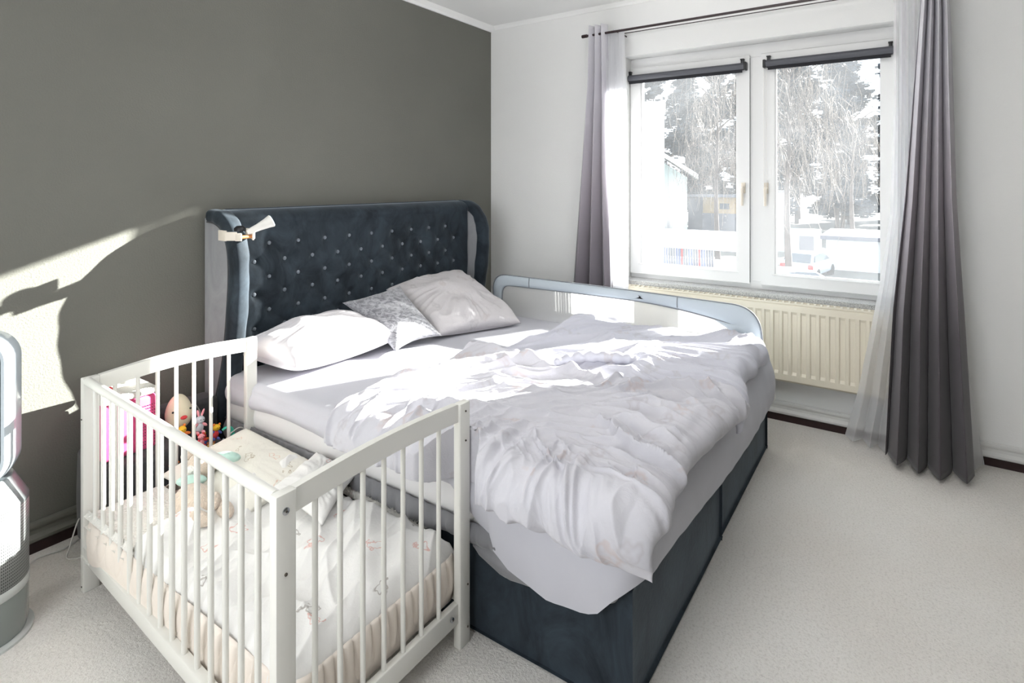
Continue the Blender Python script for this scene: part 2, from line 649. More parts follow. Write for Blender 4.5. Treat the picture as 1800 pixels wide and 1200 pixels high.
# ============================================================ ROOM
HH = 2.775
YF = -4.95
XL = -4.62
WY0, WY1, WZ0, WZ1 = -1.197, -2.84, 0.775, 2.38     # opening of the window (in the right-hand wall)
WT = 0.34
struct(box('floor', XL - 0.3, 0.34, YF - 0.3, 0.3, -0.12, 0.0, M['carpet']))
struct(box('ceiling', XL - 0.3, 0.34, YF - 0.3, 0.3, HH, HH + 0.15, M['ceiling']))
struct(box('wall_back', XL - 0.3, 0.0, 0.0, 0.25, 0.0, HH, M['wall_grey']))
bm = bmesh.new()
add_box(bm, 0, WT, 0.25, WY0, 0, HH)
add_box(bm, 0, WT, WY1, YF - 0.3, 0, HH)
add_box(bm, 0, WT, WY0, WY1, 0, WZ0 - 0.03)
add_box(bm, 0, WT, WY0, WY1, WZ1, HH)
struct(obj('wall_right', bm, M['wall_white'], smooth=False))
# unseen walls of the room; the left one has an opening added for the fill light
bm = bmesh.new()
add_box(bm, XL - 0.25, XL, 0, -1.0, 0, HH)
add_box(bm, XL - 0.25, XL, -2.5, YF, 0, HH)
add_box(bm, XL - 0.25, XL, -1.0, -2.5, 0, 0.75)
add_box(bm, XL - 0.25, XL, -1.0, -2.5, 2.25, HH)
struct(obj('wall_left', bm, M['wall_white'], smooth=False))
bm = bmesh.new()
add_box(bm, XL, 0.0, YF - 0.25, YF, 0, HH)
struct(obj('wall_front', bm, M['wall_grey'], smooth=False))  # grey put on this unseen wall so it bounces less light
# coving: a white band over the grey paint and a slim quarter round over the window wall
c = [(-0.0, 2.733), (-0.012, 2.733), (-0.02, 2.75), (-0.045, HH), (0.0, HH)]
struct(obj('trim_1', prism(c, 'x', XL, -0.0), M['ceiling'], smooth=False))
c = [(0.0, 2.745), (-0.008, 2.745), (-0.015, 2.76), (-0.03, HH), (0.0, HH)]
struct(obj('trim_2', prism(c, 'y', -0.045, YF), M['ceiling'], smooth=False))
# two-ribbed skirting with the dark strip under it
prof = [(0, 0.045), (-0.018, 0.045), (-0.026, 0.052), (-0.027, 0.062), (-0.020, 0.070), (-0.012, 0.076), (-0.012, 0.092), (-0.018, 0.099), (-0.021, 0.108), (-0.018, 0.117), (-0.008, 0.122), (0, 0.122)]
struct(obj('baseboard_back', prism(prof, 'x', XL, -0.03), M['grey_trim'], smooth=True, sharp=40))
struct(obj('baseboard_right', prism(prof, 'y', 0.0, YF), M['white_trim'], smooth=True, sharp=40))
struct(box('trim_3', XL, -0.012, -0.012, 0.0, 0.0, 0.046, M['dark_gap']))
struct(box('trim_4', -0.012, 0.0, YF, 0.0, 0.0, 0.046, M['dark_gap']))

# added fill light out of frame: an opaque bowl lighting the ceiling
UX, UY = -2.0, -2.15
lamp = thing('added_fill_bowl', 'white bowl added out of frame as a fill light for the ceiling', 'lamp', (UX, UY, HH))
bm = bmesh.new()
add_lathe(bm, [(0.05, HH), (0.055, HH - 0.02), (0.02, HH - 0.03), (0.008, HH - 0.05), (0.008, HH - 0.44)], UX, UY, 24)
obj('added_bowl_stem', bm, M['white_plastic'], lamp, True, 40)
bm = bmesh.new()
rings = []
for r_, z_ in [(0.02, HH - 0.50), (0.12, HH - 0.48), (0.19, HH - 0.43), (0.21, HH - 0.38), (0.205, HH - 0.38), (0.185, HH - 0.425), (0.115, HH - 0.47), (0.02, HH - 0.49)]:
    rings.append([bm.verts.new((UX + r_ * math.cos(2 * PI * k / 40), UY + r_ * math.sin(2 * PI * k / 40), z_)) for k in range(40)])
for a, b in zip(rings, rings[1:]):
    for k in range(40):
        bm.faces.new((a[k], a[(k + 1) % 40], b[(k + 1) % 40], b[k]))
bm.faces.new(rings[0][::-1])
bm.faces.new(rings[-1])
obj('bowl', bm, M['white_plastic'], lamp, True, 50)
ll = D.lights.new('added_ceiling_fill', 'POINT')
ll.energy = 40
ll.shadow_soft_size = 0.05
ll.color = (1.0, 0.985, 0.96)
lo = D.objects.new('added_ceiling_fill', ll)
lo.location = (UX, UY, HH - 0.41)
COL.objects.link(lo)

# ------------------------------------------------------------ window
FX0, FX1 = 0.13, 0.20
win = D.objects.new('window_1', None)
win.location = (0.15, -2.0, WZ0)
COL.objects.link(win)
struct(win)


def frame_ring(name, y0, y1, z0, z1, bw, x0, x1, material, parent, bot=None, inner=0.012):
    """rectangular ring in the window plane, with a softened inner and outer edge"""
    bot = bw if bot is None else bot
    bm = bmesh.new()
    add_box(bm, x0, x1, y0, y0 - bw, z0, z1, 0.006)
    add_box(bm, x0, x1, y1 + bw, y1, z0, z1, 0.006)
    add_box(bm, x0 + 0.0004, x1, y0 - bw + 0.004, y1 + bw - 0.004, z0 + 0.0003, z0 + bot, 0.006)
    add_box(bm, x0 + 0.0004, x1, y0 - bw + 0.004, y1 + bw - 0.004, z1 - bw, z1 - 0.0003, 0.006)
    return obj(name, bm, material, parent, True, 40)


bm = bmesh.new()
add_box(bm, FX0, FX1, WY0, WY0 - 0.035, WZ0, WZ1, 0.004)
add_box(bm, FX0, FX1, WY1 + 0.05, WY1, WZ0, WZ1, 0.004)
add_box(bm, FX0, FX1, -2.02, -2.115, WZ0, WZ1, 0.004)
add_box(bm, FX0 + 0.001, FX1, WY0 - 0.03, WY1 + 0.04, WZ0, WZ0 + 0.05, 0.004)
add_box(bm, FX0 + 0.001, FX1, WY0 - 0.03, WY1 + 0.04, WZ1 - 0.085, WZ1, 0.004)
obj('window_frame', bm, M['pvc'], win, True, 40)
for (a, b) in ((WY0 - 0.01, -2.024), (-2.108, WY1 + 0.01)):
    s = frame_ring('sash', a, b, WZ0 + 0.035, WZ1 - 0.075, 0.068, FX0 - 0.022, FX0 + 0.05, M['pvc'], win)
    g = box('glass', FX0 + 0.012, FX0 + 0.016, a - 0.06, b + 0.06, WZ0 + 0.09, WZ1 - 0.13, M['pane'], s)
    frame_ring('glazing_bead', a - 0.062, b + 0.062, WZ0 + 0.094, WZ1 - 0.136, 0.014, FX0 - 0.012, FX0 + 0.012, M['pvc'], s)
box('gasket', FX0 - 0.021, FX0 - 0.004, -2.0245, -2.029, WZ0 + 0.04, WZ1 - 0.09, M['pvc_dark'], win)
for yy, sgn, vis in ((-1.992, 1, 0), (-2.132, -1, 0)):
    h = box('handle', 0.094, 0.109, yy - 0.013, yy + 0.013, 1.40, 1.47, M['beige_plastic'], win, 0.004)
    bm = bmesh.new()
    add_tube(bm, [(0.096, yy, 1.435), (0.072, yy, 1.435), (0.066, yy, 1.425), (0.066, yy, 1.32)], [0.009, 0.009, 0.010, 0.008], 10)
    obj('lever', bm, M['beige_plastic'], h, True, 50)
# outside sill and the speckled stone sill inside
struct(box('trim_5', -0.035, FX0 + 0.02, WY0 + 0.0, WY1 - 0.0, WZ0 - 0.032, WZ0 + 0.0, M['stone'], None, 0.004))

# roller blinds clamped on the two sashes
for nm, y0, y1, lab in (('roller_blind', -1.175, -2.018, 'grey rolled-up roller blind on the left window sash'), ('roller_blind', -2.118, -2.83, 'dark grey rolled-up roller blind on the right window sash, half behind the curtain')):
    t = thing(nm, lab, 'blind', (0.08, (y0 + y1) / 2, 2.2))
    zc = 2.232
    bm = bmesh.new()
    pr = [(0.105, zc + 0.02), (0.09, zc + 0.026), (0.07, zc + 0.022), (0.058, zc + 0.008), (0.058, zc - 0.008), (0.066, zc - 0.02), (0.106, zc - 0.02)]
    b_ = prism(pr, 'y', y0 - 0.014, y1 + 0.014)
    obj('cassette', b_, M['blind'], t, True, 35)
    tube('fabric_roll', [(0.084, y0 - 0.02, zc - 0.008), (0.084, y1 + 0.02, zc - 0.008)], 0.017, M['blind_dark'], t, 14)
    box('bottom_bar', 0.072, 0.082, y0 - 0.03, y1 + 0.03, zc - 0.038, zc - 0.018, M['blind_dark'], t, 0.002)
    for yy in (y0 - 0.008, y1 + 0.008):
        e = box('end_cap', 0.055, 0.107, yy - 0.008, yy + 0.008, zc - 0.026, zc + 0.026, M['black_plastic'], t, 0.004)
    for yy in (y0 - 0.03, y1 + 0.03):
        bm = bmesh.new()
        add_box(bm, 0.084, 0.108, yy - 0.009, yy + 0.009, zc + 0.02, zc + 0.05, 0.002)
        add_box(bm, 0.080, 0.109, yy - 0.012, yy + 0.012, zc + 0.044, zc + 0.052, 0.002)
        obj('clamp', bm, M['black_plastic'], t, True, 40)
    tube('bead_chain', [(0.078, y0 - 0.004, zc - 0.02), (0.078, y0 - 0.004, 1.35), (0.078, y0 - 0.012, 1.33), (0.078, y0 - 0.018, 1.35), (0.078, y0 - 0.018, zc - 0.02)], 0.0013, M['white_plastic'], t, 6)

# ------------------------------------------------------------ radiator
rad = thing('radiator', 'long cream ribbed panel radiator under the window', 'radiator', (-0.07, -2.0, 0.28))
RY0, RY1, RZ0, RZ1 = -1.225, -2.93, 0.278, 0.745
ny = 34
prof = []
yy = RY0 - 0.03
pitch = 0.0495
seg = []
while yy > RY1 + 0.03 + pitch:
    seg += [(yy, 0), (yy - pitch * 0.30, 0), (yy - pitch * 0.42, 1), (yy - pitch * 0.88, 1)]
    yy -= pitch
seg.append((yy, 0))
ys = [RY0] + [s_[0] for s_ in seg] + [RY1]
hs = [0] + [s_[1] for s_ in seg] + [0]
zs = [(RZ0, 0, 0.006), (RZ0 + 0.01, 0, 0), (RZ0 + 0.045, 0, 0), (RZ0 + 0.062, 1, 0), (RZ1 - 0.062, 1, 0), (RZ1 - 0.045, 0, 0), (RZ1 - 0.01, 0, 0), (RZ1, 0, 0.006)]
V = []
for z_, on, ins in zs:
    for y_, h_ in zip(ys, hs):
        V.append((-0.118 - 0.0 + ins + on * 0.009 * (h_), y_, z_))
nn = len(ys)
Fc = [(i * nn + j, i * nn + j + 1, (i + 1) * nn + j + 1, (i + 1) * nn + j) for i in range(len(zs) - 1) for j in range(nn - 1)]
fp = obj('front_panel', (V, Fc), M['radiator'], rad, True, 25)
sm = fp.modifiers.new('thick', 'SOLIDIFY')
sm.thickness = 0.004
box('rear_panel', -0.062, -0.05, RY0, RY1, RZ0, RZ1, M['radiator'], rad, 0.003)
box('side_cover', -0.116, -0.048, RY0, RY0 + 0.006, RZ0 + 0.004, RZ1 + 0.006, M['radiator'], rad, 0.002)
box('side_cover', -0.116, -0.048, RY1 - 0.006, RY1, RZ0 + 0.004, RZ1 + 0.006, M['radiator'], rad, 0.002)
bm = bmesh.new()
add_box(bm, -0.116, -0.108, RY0, RY1, RZ1 - 0.002, RZ1 + 0.007)
add_box(bm, -0.058, -0.050, RY0, RY1, RZ1 - 0.002, RZ1 + 0.007)
k = RY0 - 0.01
while k > RY1:
    add_box(bm, -0.110, -0.056, k, k - 0.012, RZ1 + 0.002, RZ1 + 0.007)
    k -= 0.034
obj('top_grille', bm, M['radiator'], rad, False)
for yy in (RY0 - 0.25, RY1 + 0.25):
    box('bracket', -0.05, -0.001, yy - 0.02, yy + 0.02, 0.35, 0.62, M['white_trim'], rad)

# ------------------------------------------------------------ curtains
rod = thing('curtain_rod', 'thin dark brown curtain rod above the window', 'curtain rod', (-0.18, -2.0, 2.522))
tube('pole', [(-0.18, -0.99, 2.522), (-0.18, -3.35, 2.522)], 0.0085, M['rod'], rad if False else rod, 12)
tube('finial', [(-0.18, -0.95, 2.522), (-0.18, -0.957, 2.522), (-0.18, -0.99, 2.522)], [0.011, 0.0125, 0.0125], M['rod'], rod, 12)
tube('finial', [(-0.18, -3.35, 2.522), (-0.18, -3.38, 2.522)], 0.0125, M['rod'], rod, 12)
for yy in (-1.215, -3.22):
    tube('bracket', [(0.0, yy, 2.522), (-0.18, yy, 2.522)], 0.005, M['rod'], rod, 8)
tube('voile_rail', [(-0.12, -1.05, 2.515), (-0.12, -3.3, 2.515)], 0.003, M['rod'], rod, 8)


def curtain(name, lab, cat, material, rows, folds, amp, seed=0, n_s=260, hem=True, phase=0.0, thick=0.0015, sharp_=0.8):
    """rows: list of (z, y_left, y_right, x_centre, depth) from top to bottom"""
    rows = sorted(rows, key=lambda r: -r[0])
    zz = np.linspace(rows[0][0], rows[-1][0], 90)
    zr = np.array([r[0] for r in rows])[::-1]
    def ip(k):
        return np.interp(zz, zr, np.array([r[k] for r in rows])[::-1])
    yl, yr, xc, dp = ip(1), ip(2), ip(3), ip(4)
    s_ = np.linspace(0, 1, n_s)
    S, Z = np.meshgrid(s_, zz, indexing='ij')
    tz = (rows[0][0] - Z) / (rows[0][0] - rows[-1][0])
    ph = PI * (folds * S + phase) + 0.7 * (vn(S * folds * 0.9 + 3, tz * 1.7, seed) - 0.5) * (0.3 + tz)
    wav = -(2 * np.abs(np.sin(ph)) ** sharp_ - 1)
    amps = 0.75 + 0.5 * vn(S * folds * 0.5 + 9, tz * 1.2, seed + 5)
    X = xc[None, :] + dp[None, :] * amp * wav * amps
    Y = yl[None, :] + (yr - yl)[None, :] * S + 0.10 * (yr - yl)[None, :] / folds * np.sin(2 * ph)
    X = X + 0.001 * (vn(S * 20, Z * 4, seed + 2) - 0.5) * tz
    Zb = Z + 0.012 * np.sin(ph * 0.5 + 1) * tz ** 6
    P_ = np.stack([X, Y, Zb], -1)
    nu, nv = n_s, 90
    idx = np.arange(nu * nv).reshape(nu, nv)
    a = idx[:-1, :-1].ravel(); b = idx[1:, :-1].ravel(); c_ = idx[1:, 1:].ravel(); d_ = idx[:-1, 1:].ravel()
    o = obj(name, (P_.reshape(-1, 3), list(zip(a, b, c_, d_))), material)
    if thick:
        m_ = o.modifiers.new('cloth', 'SOLIDIFY')
        m_.thickness = thick
        m_.offset = 0
    tag(o, lab, cat)
    return o


c1 = curtain('curtain', 'gathered ombre curtain left of the window, pale grey fading to dark mauve', 'curtain', M['ombre'],
        [(2.585, -1.000, -1.14, -0.18, 1.0), (2.2, -0.99, -1.15, -0.18, 1.0), (1.55, -0.945, -1.175, -0.19, 1.15), (0.72, -0.89, -1.235, -0.215, 1.35), (0.02, -0.86, -1.26, -0.225, 1.4)], 3.0, 0.042, 3, phase=0.0, sharp_=0.6)
c2 = curtain('curtain', 'long ombre curtain right of the window, grey fading to charcoal at the hem', 'curtain', M['ombre'],
        [(2.57, -2.945, -3.045, -0.18, 1.0), (2.35, -2.93, -3.06, -0.18, 1.0), (1.38, -2.87, -3.085, -0.20, 1.15), (0.8, -2.82, -3.115, -0.24, 1.4), (0.03, -2.785, -3.15, -0.30, 1.7)], 4.0, 0.046, 8, phase=0.0, sharp_=0.6)
curtain('sheer_curtain', 'narrow gathered white voile behind the left curtain', 'sheer curtain', M['sheer_dense'],
        [(2.54, -1.12, -1.255, -0.15, 0.8), (1.9, -1.15, -1.30, -0.195, 0.8), (0.7, -1.195, -1.322, -0.225, 0.7), (0.05, -1.20, -1.315, -0.225, 0.7)], 7, 0.03, 21, thick=0)
curtain('sheer_curtain', 'white voile beside the right curtain, spreading to the carpet', 'sheer curtain', M['sheer'],
        [(2.54, -2.815, -3.03, -0.115, 0.7), (1.9, -2.815, -3.03, -0.115, 0.8), (1.3, -2.80, -3.05, -0.125, 0.8), (0.92, -2.755, -3.09, -0.15, 0.9), (0.3, -2.65, -3.16, -0.165, 0.9), (0.02, -2.585, -3.20, -0.125, 1.5)], 8, 0.028, 33, thick=0)

# ============================================================ BED
bed = thing('box_spring_bed', 'large slate blue velvet box-spring bed with a tufted winged headboard', 'bed', (-1.43, -1.2, 0.0))
BX0, BX1, BYF = -2.378, -0.46, -2.232


def soft_box(name, x0, x1, y0, y1, z0, z1, r, material, parent, puff=0.0, n=14):
    bm = bmesh.new()
    add_box(bm, x0, x1, y0, y1, z0, z1, r, 4)
    bmesh.ops.subdivide_edges(bm, edges=[e for e in bm.edges if e.calc_length() > 0.2], cuts=n, use_grid_fill=True)
    cx, cy, cz = (x0 + x1) / 2, (y0 + y1) / 2, (z0 + z1) / 2
    for v in bm.verts:
        k = mnoise.noise(v.co * 3.0) * 0.004
        u = 1 - min(1, abs(v.co.z - cz) / ((z1 - z0) / 2))
        d = Vector((v.co.x - cx, v.co.y - cy, 0))
        if abs(v.co.x - x0) < 0.002 or abs(v.co.x - x1) < 0.002:
            v.co.x += math.copysign(puff * u + k, d.x)
        if abs(v.co.y - y0) < 0.002 or abs(v.co.y - y1) < 0.002:
            v.co.y += math.copysign(puff * u + k, d.y)
    return obj(name, bm, material, parent, True, 60)


soft_box('box_base', BX0, -1.436, -0.20, BYF, 0.012, 0.352, 0.012, M['velvet'], bed, 0.002)
soft_box('box_base', -1.424, BX1, -0.20, BYF + 0.006, 0.012, 0.315, 0.014, M['velvet'], bed, 0.002)
for xx in (-2.28, -1.55, -1.3, -0.6):
    for yy in (-0.35, -2.05):
        box('foot', xx - 0.03, xx + 0.03, yy - 0.03, yy + 0.03, 0.0, 0.014, M['black_plastic'], bed)

# tufted front panel
btn = []
zrows = [1.157, 1.067, 0.983, 0.90, 0.812, 0.725, 0.64]
for ri, zz in enumerate(zrows):
    x = -2.121 if ri % 2 == 0 else -2.204
    while x < -0.62:
        if x > -2.25:
            btn.append((x, zz))
        x += 0.1735
HX0, HX1 = -2.33, -0.50
nx, nz = 330, 230
xs = np.linspace(HX0, HX1, nx)
zs_ = np.linspace(0.10, 1.335, nz)
X, Z = np.meshgrid(xs, zs_, indexing='ij')
dep = np.full(X.shape, 0.0)
dmin = np.full(X.shape, 9.0)
for bx, bz in btn:
    dmin = np.minimum(dmin, np.hypot(X - bx, Z - bz))
dim = np.exp(-(dmin / 0.028) ** 1.3)
# folds between diagonal neighbours
fold = np.zeros(X.shape)
for i, (ax, az) in enumerate(btn):
    for bx, bz in btn:
        if bz < az and abs(bx - ax) < 0.11 and az - bz < 0.1:
            L2 = (bx - ax) ** 2 + (bz - az) ** 2
            t_ = np.clip(((X - ax) * (bx - ax) + (Z - az) * (bz - az)) / L2, 0, 1)
            dd = np.hypot(X - ax - t_ * (bx - ax), Z - az - t_ * (bz - az))
            fold = np.maximum(fold, np.exp(-(dd / 0.011) ** 1.2) * (0.45 + 0.55 * (2 * t_ - 1) ** 2))
Y = -0.150 + 0.022 * dim + 0.0065 * fold
Y += 0.006 * (vn(X * 9, Z * 9, 4) - 0.5)
# rolled top: the panel curls back to the wall above z = 1.27
top = np.clip((Z - 1.255) / 0.08, 0, 1)
Yt = Y - 0.012 * np.sin(top * PI)
Yt = Yt + (1 - np.sqrt(np.clip(1 - top ** 2, 0, 1))) * 0.095
T = np.stack([X, Yt, Z], -1)
B = np.stack([X, np.full(X.shape, -0.03), np.minimum(Z, 1.31)], -1)
obj('headboard', shell(T, B), M['velvet'], bed)
b0 = None
for bx, bz in btn:
    if b0 is None:
        bmq = bmesh.new()
        add_ball(bmq, (0, 0, 0), (0.0105, 0.006, 0.0105), None, 14, 8)
        b0 = obj('button', bmq, M['button'])
        b = b0
    else:
        b = b0.copy()
        COL.objects.link(b)
    b.location = (bx, -0.133, bz)
    attach(b, bed)
# top seam pleats as a soft welt behind
tube('piping', [(HX0 + 0.02, -0.052, 1.333), (HX1 - 0.02, -0.052, 1.333)], 0.006, M['velvet'], bed, 8)

# wings: flat side panel, rolled front edge, piping where they meet
prof_pts = [(-0.075, 0.10), (-0.09, 0.25), (-0.135, 0.40), (-0.19, 0.56), (-0.222, 0.70), (-0.243, 0.85), (-0.258, 1.0), (-0.255, 1.12), (-0.232, 1.20), (-0.185, 1.262), (-0.12, 1.293), (-0.045, 1.300)]
pc = [(p.y, p.z) for p in spline([(0, a, b) for a, b in prof_pts], 5)]
for side in (-1, 1):
    xo = -2.392 if side < 0 else -0.428         # outer face
    xi = xo + 0.062 * (1 if side < 0 else -1)
    poly = pc + [(-0.015, 1.295), (-0.015, 0.10)]
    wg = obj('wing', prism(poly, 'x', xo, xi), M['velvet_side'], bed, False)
    xm = (xo + xi) / 2
    # rolled front border, swelling towards the top
    bmr = bmesh.new()
    rings = []
    N = len(pc)
    for i, (py, pz) in enumerate(pc):
        a = pc[max(i - 1, 0)]
        b = pc[min(i + 1, N - 1)]
        t = Vector((0, b[0] - a[0], b[1] - a[1])).normalized()
        nrm = Vector((0, -t.z, t.y))      # outward (towards -y, then up)
        f = i / (N - 1)
        wv = 1 + 0.04 * math.sin(i * 0.55) + 0.03 * math.sin(i * 1.3)
        rx = (0.037 + 0.006 * f) * wv
        ry = (0.034 + 0.012 * math.sin(PI * min(1, f * 1.05))) * wv
        cen = Vector((xm, py, pz)) + nrm * 0.006
        rings.append([bmr.verts.new(cen + Vector((1, 0, 0)) * rx * math.copysign(abs(math.cos(q)) ** 0.7, math.cos(q)) + nrm * ry * math.copysign(abs(math.sin(q)) ** 0.7, math.sin(q))) for q in [2 * PI * k / 28 for k in range(28)]])
    for a, b in zip(rings, rings[1:]):
        for k in range(28):
            bmr.faces.new((a[k], a[(k + 1) % 28], b[(k + 1) % 28], b[k]))
    bmr.faces.new(rings[0][::-1])
    bmr.faces.new(rings[-1])
    obj('wing_border', bmr, M['velvet'], bed, True, 60)
    sx = -1 if side < 0 else 1
    pl = []
    for i, (py, pz) in enumerate(pc):
        a = pc[max(i - 1, 0)]
        b = pc[min(i + 1, N - 1)]
        t = Vector((0, b[0] - a[0], b[1] - a[1])).normalized()
        nrm = Vector((0, -t.z, t.y))
        pl.append(Vector((xo + sx * 0.004, py, pz)) - nrm * 0.022)
    tube('piping', pl, 0.0045, M['dark_felt'], bed, 8)

# ------------------------------------------------------------ mattress, topper and sheet
def ring_path(x0, x1, y0, y1, r, n=10, per=40):
    """rounded rectangle, counter-clockwise seen from above, starting on the left side at the head"""
    pts = []
    def line(a, b, k):
        for i in range(k):
            pts.append((a[0] + (b[0] - a[0]) * i / k, a[1] + (b[1] - a[1]) * i / k))
    def arc(cx, cy, a0, a1):
        for i in range(n):
            a = a0 + (a1 - a0) * i / n
            pts.append((cx + r * math.cos(a), cy + r * math.sin(a)))
    line((x0, y1 - r), (x0, y0 + r), per)
    arc(x0 + r, y0 + r, PI, 1.5 * PI)
    line((x0 + r, y0), (x1 - r, y0), per)
    arc(x1 - r, y0 + r, 1.5 * PI, 2 * PI)
    line((x1, y0 + r), (x1, y1 - r), per)
    arc(x1 - r, y1 - r, 0, 0.5 * PI)
    line((x1 - r, y1), (x0 + r, y1), per)
    arc(x0 + r, y1 - r, 0.5 * PI, PI)
    return pts


def slab(name, x0, x1, y0, y1, zb, zt, r, re, material, parent=None, bulge=0.0, zbf=None, wr=0.0, seed=0, per=60, outf=None):
    """soft slab: rounded plan, rounded top edge; zbf(x, y) lets the skirt of a sheet hang lower"""
    P_ = ring_path(x0, x1, y0, y1, r, 10, per)
    cx, cy = (x0 + x1) / 2, (y0 + y1) / 2
    rings = []
    n = len(P_)
    nrm = []
    for i in range(n):
        a = P_[i - 1]; b = P_[(i + 1) % n]
        t = Vector((b[0] - a[0], b[1] - a[1], 0)).normalized()
        nrm.append(Vector((t.y, -t.x, 0)))
    prof = []
    for k in range(7):
        a = PI / 2 * k / 6
        prof.append((-re + re * math.sin(a), zt - re + re * math.cos(a)))
    low = 14
    V = []
    inner = 0.0
    def off(i, d, z):
        p = P_[i]
        return (p[0] + nrm[i].x * d, p[1] + nrm[i].y * d, z)
    R_ = []
    for (d, z) in prof:
        R_.append([off(i, d, z) for i in range(n)])
    for k in range(1, low + 1):
        row = []
        for i in range(n):
            z0 = zb if zbf is None else zbf(*P_[i])
            f = k / low
            z = (zt - re) + (z0 - (zt - re)) * f
            d = bulge * math.sin(PI * f)
            if outf is not None:
                d += outf(*P_[i]) * f
            if wr:
                d += wr * (float(vn(i * 0.35, f * 2.2, seed)) - 0.5) * 2
            row.append(off(i, d, z))
        R_.append(row)
    # tuck under
    row = []
    for i in range(n):
        z0 = zb if zbf is None else zbf(*P_[i])
        row.append(off(i, -0.03, z0 + 0.004))
    R_.append(row)
    for row in R_:
        V += row
    m = len(R_)
    F = []
    for a in range(m - 1):
        for i in range(n):
            j = (i + 1) % n
            F.append((a * n + i, (a + 1) * n + i, (a + 1) * n + j, a * n + j))
    # top: shrink inward rings
    base = len(V)
    steps = 10
    prevstart = 0
    for s_ in range(1, steps):
        f = 1 - s_ / steps
        for i in range(n):
            p = R_[0][i]
            x = cx + (p[0] - cx) * f
            y = cy + (p[1] - cy) * f
            V.append((x, y, zt + 0.006 * (float(vn(x * 5, y * 5, seed + 3)) - 0.5)))
        st = base + (s_ - 1) * n
        for i in range(n):
            j = (i + 1) % n
            F.append((prevstart + i, prevstart + j, st + j, st + i))
        prevstart = st
    V.append((cx, cy, zt))
    for i in range(n):
        F.append((prevstart + i, prevstart + (i + 1) % n, len(V) - 1))
    # bottom cap
    ls = (m - 1) * n
    V.append((cx, cy, zb + 0.01))
    for i in range(n):
        F.append((ls + (i + 1) % n, ls + i, len(V) - 1))
    return obj(name, (V, F), material, parent, True, 60)


mat_t = thing('mattress', 'white mattress lying on the bed base with a ruffled grey cover along its lower side', 'mattress', (-1.43, -1.2, 0.31))
slab('mattress_body', -2.385, -0.475, -2.20, -0.19, 0.355, 0.475, 0.06, 0.025, M['mattress_white'], mat_t, bulge=0.008)
# pleated grey cover hanging below
P_ = ring_path(-2.398, -0.47, -2.20, -0.2, 0.06, 10, 200)
n = len(P_)
V = []
rows_ = 12
for k in range(rows_ + 1):
    f = k / rows_
    for i, (x, y) in enumerate(P_):
        a = P_[i - 1]; b = P_[(i + 1) % n]
        t = Vector((b[0] - a[0], b[1] - a[1], 0)).normalized()
        nr = Vector((t.y, -t.x, 0))
        ruf = (math.sin(i * 1.15 + 2 * math.sin(i * 0.17)) * 0.5 + 0.5) * 0.011 * math.sin(PI * min(1, f * 0.8 + 0.1))
        low = 0.262 + 0.02 * float(vn(i * 0.08, 0.5, 5))
        if x < -2.3 and y > -1.0:
            low -= 0.01
        if x < -2.3 and y < -1.55:
            low += 0.03
        bl = 0.014 * math.sin(PI * f)
        z = 0.372 + (low - 0.372) * f
        p = Vector((x, y, z)) + nr * (0.004 + ruf + bl)
        V.append(tuple(p))
F = [(k * n + i, (k + 1) * n + i, (k + 1) * n + (i + 1) % n, k * n + (i + 1) % n) for k in range(rows_) for i in range(n)]
o = obj('ruffled_cover', (V, F), M['valance'], mat_t)
m_ = o.modifiers.new('t', 'SOLIDIFY')
m_.thickness = 0.003
# corner bunch of the grey cover
bm = bmesh.new()
add_ball(bm, (-2.385, -1.86, 0.285), (0.032, 0.17, 0.05), None, 20, 12)
for v in bm.verts:
    v.co += Vector((1, 0, 0.4)) * mnoise.noise(Vector((v.co.x * 14, v.co.y * 10, v.co.z * 40))) * 0.012
obj('cover_bunch', bm, M['valance'], mat_t)


def sheet_low(x, y):
    # height of the lower hem of the fitted sheet
    if x < -2.3 and y > -1.62:
        return 0.452 + 0.012 * math.sin(y * 7)
    foot = float(np.interp(x, [-2.42, -2.3, -1.95, -1.65, -1.35, -1.02, -0.7, -0.45], [0.40, 0.385, 0.36, 0.322, 0.30, 0.285, 0.29, 0.30]))
    if x < -2.30:
        side = float(np.interp(-y, [1.62, 1.86, 2.0, 2.12, 2.2], [0.452, 0.285, 0.250, 0.262, 0.30]))
        t = max(0, min(1, (-2.17 - y) / 0.09))
        return side * (1 - t) + foot * t
    if y < -2.1:
        return foot
    return 0.33


top_t = thing('mattress_topper', 'topper in a smooth pale grey fitted sheet hanging over the foot of the bed', 'mattress topper', (-1.43, -1.2, 0.47))
slab('fitted_sheet', -2.402, -0.455, -2.262, -0.19, 0.47, 0.562, 0.075, 0.04, M['sheet'], top_t, bulge=0.016, zbf=sheet_low, wr=0.0025, seed=7, per=70, outf=lambda x, y: (0.022 if y < -1.8 else 0.0))


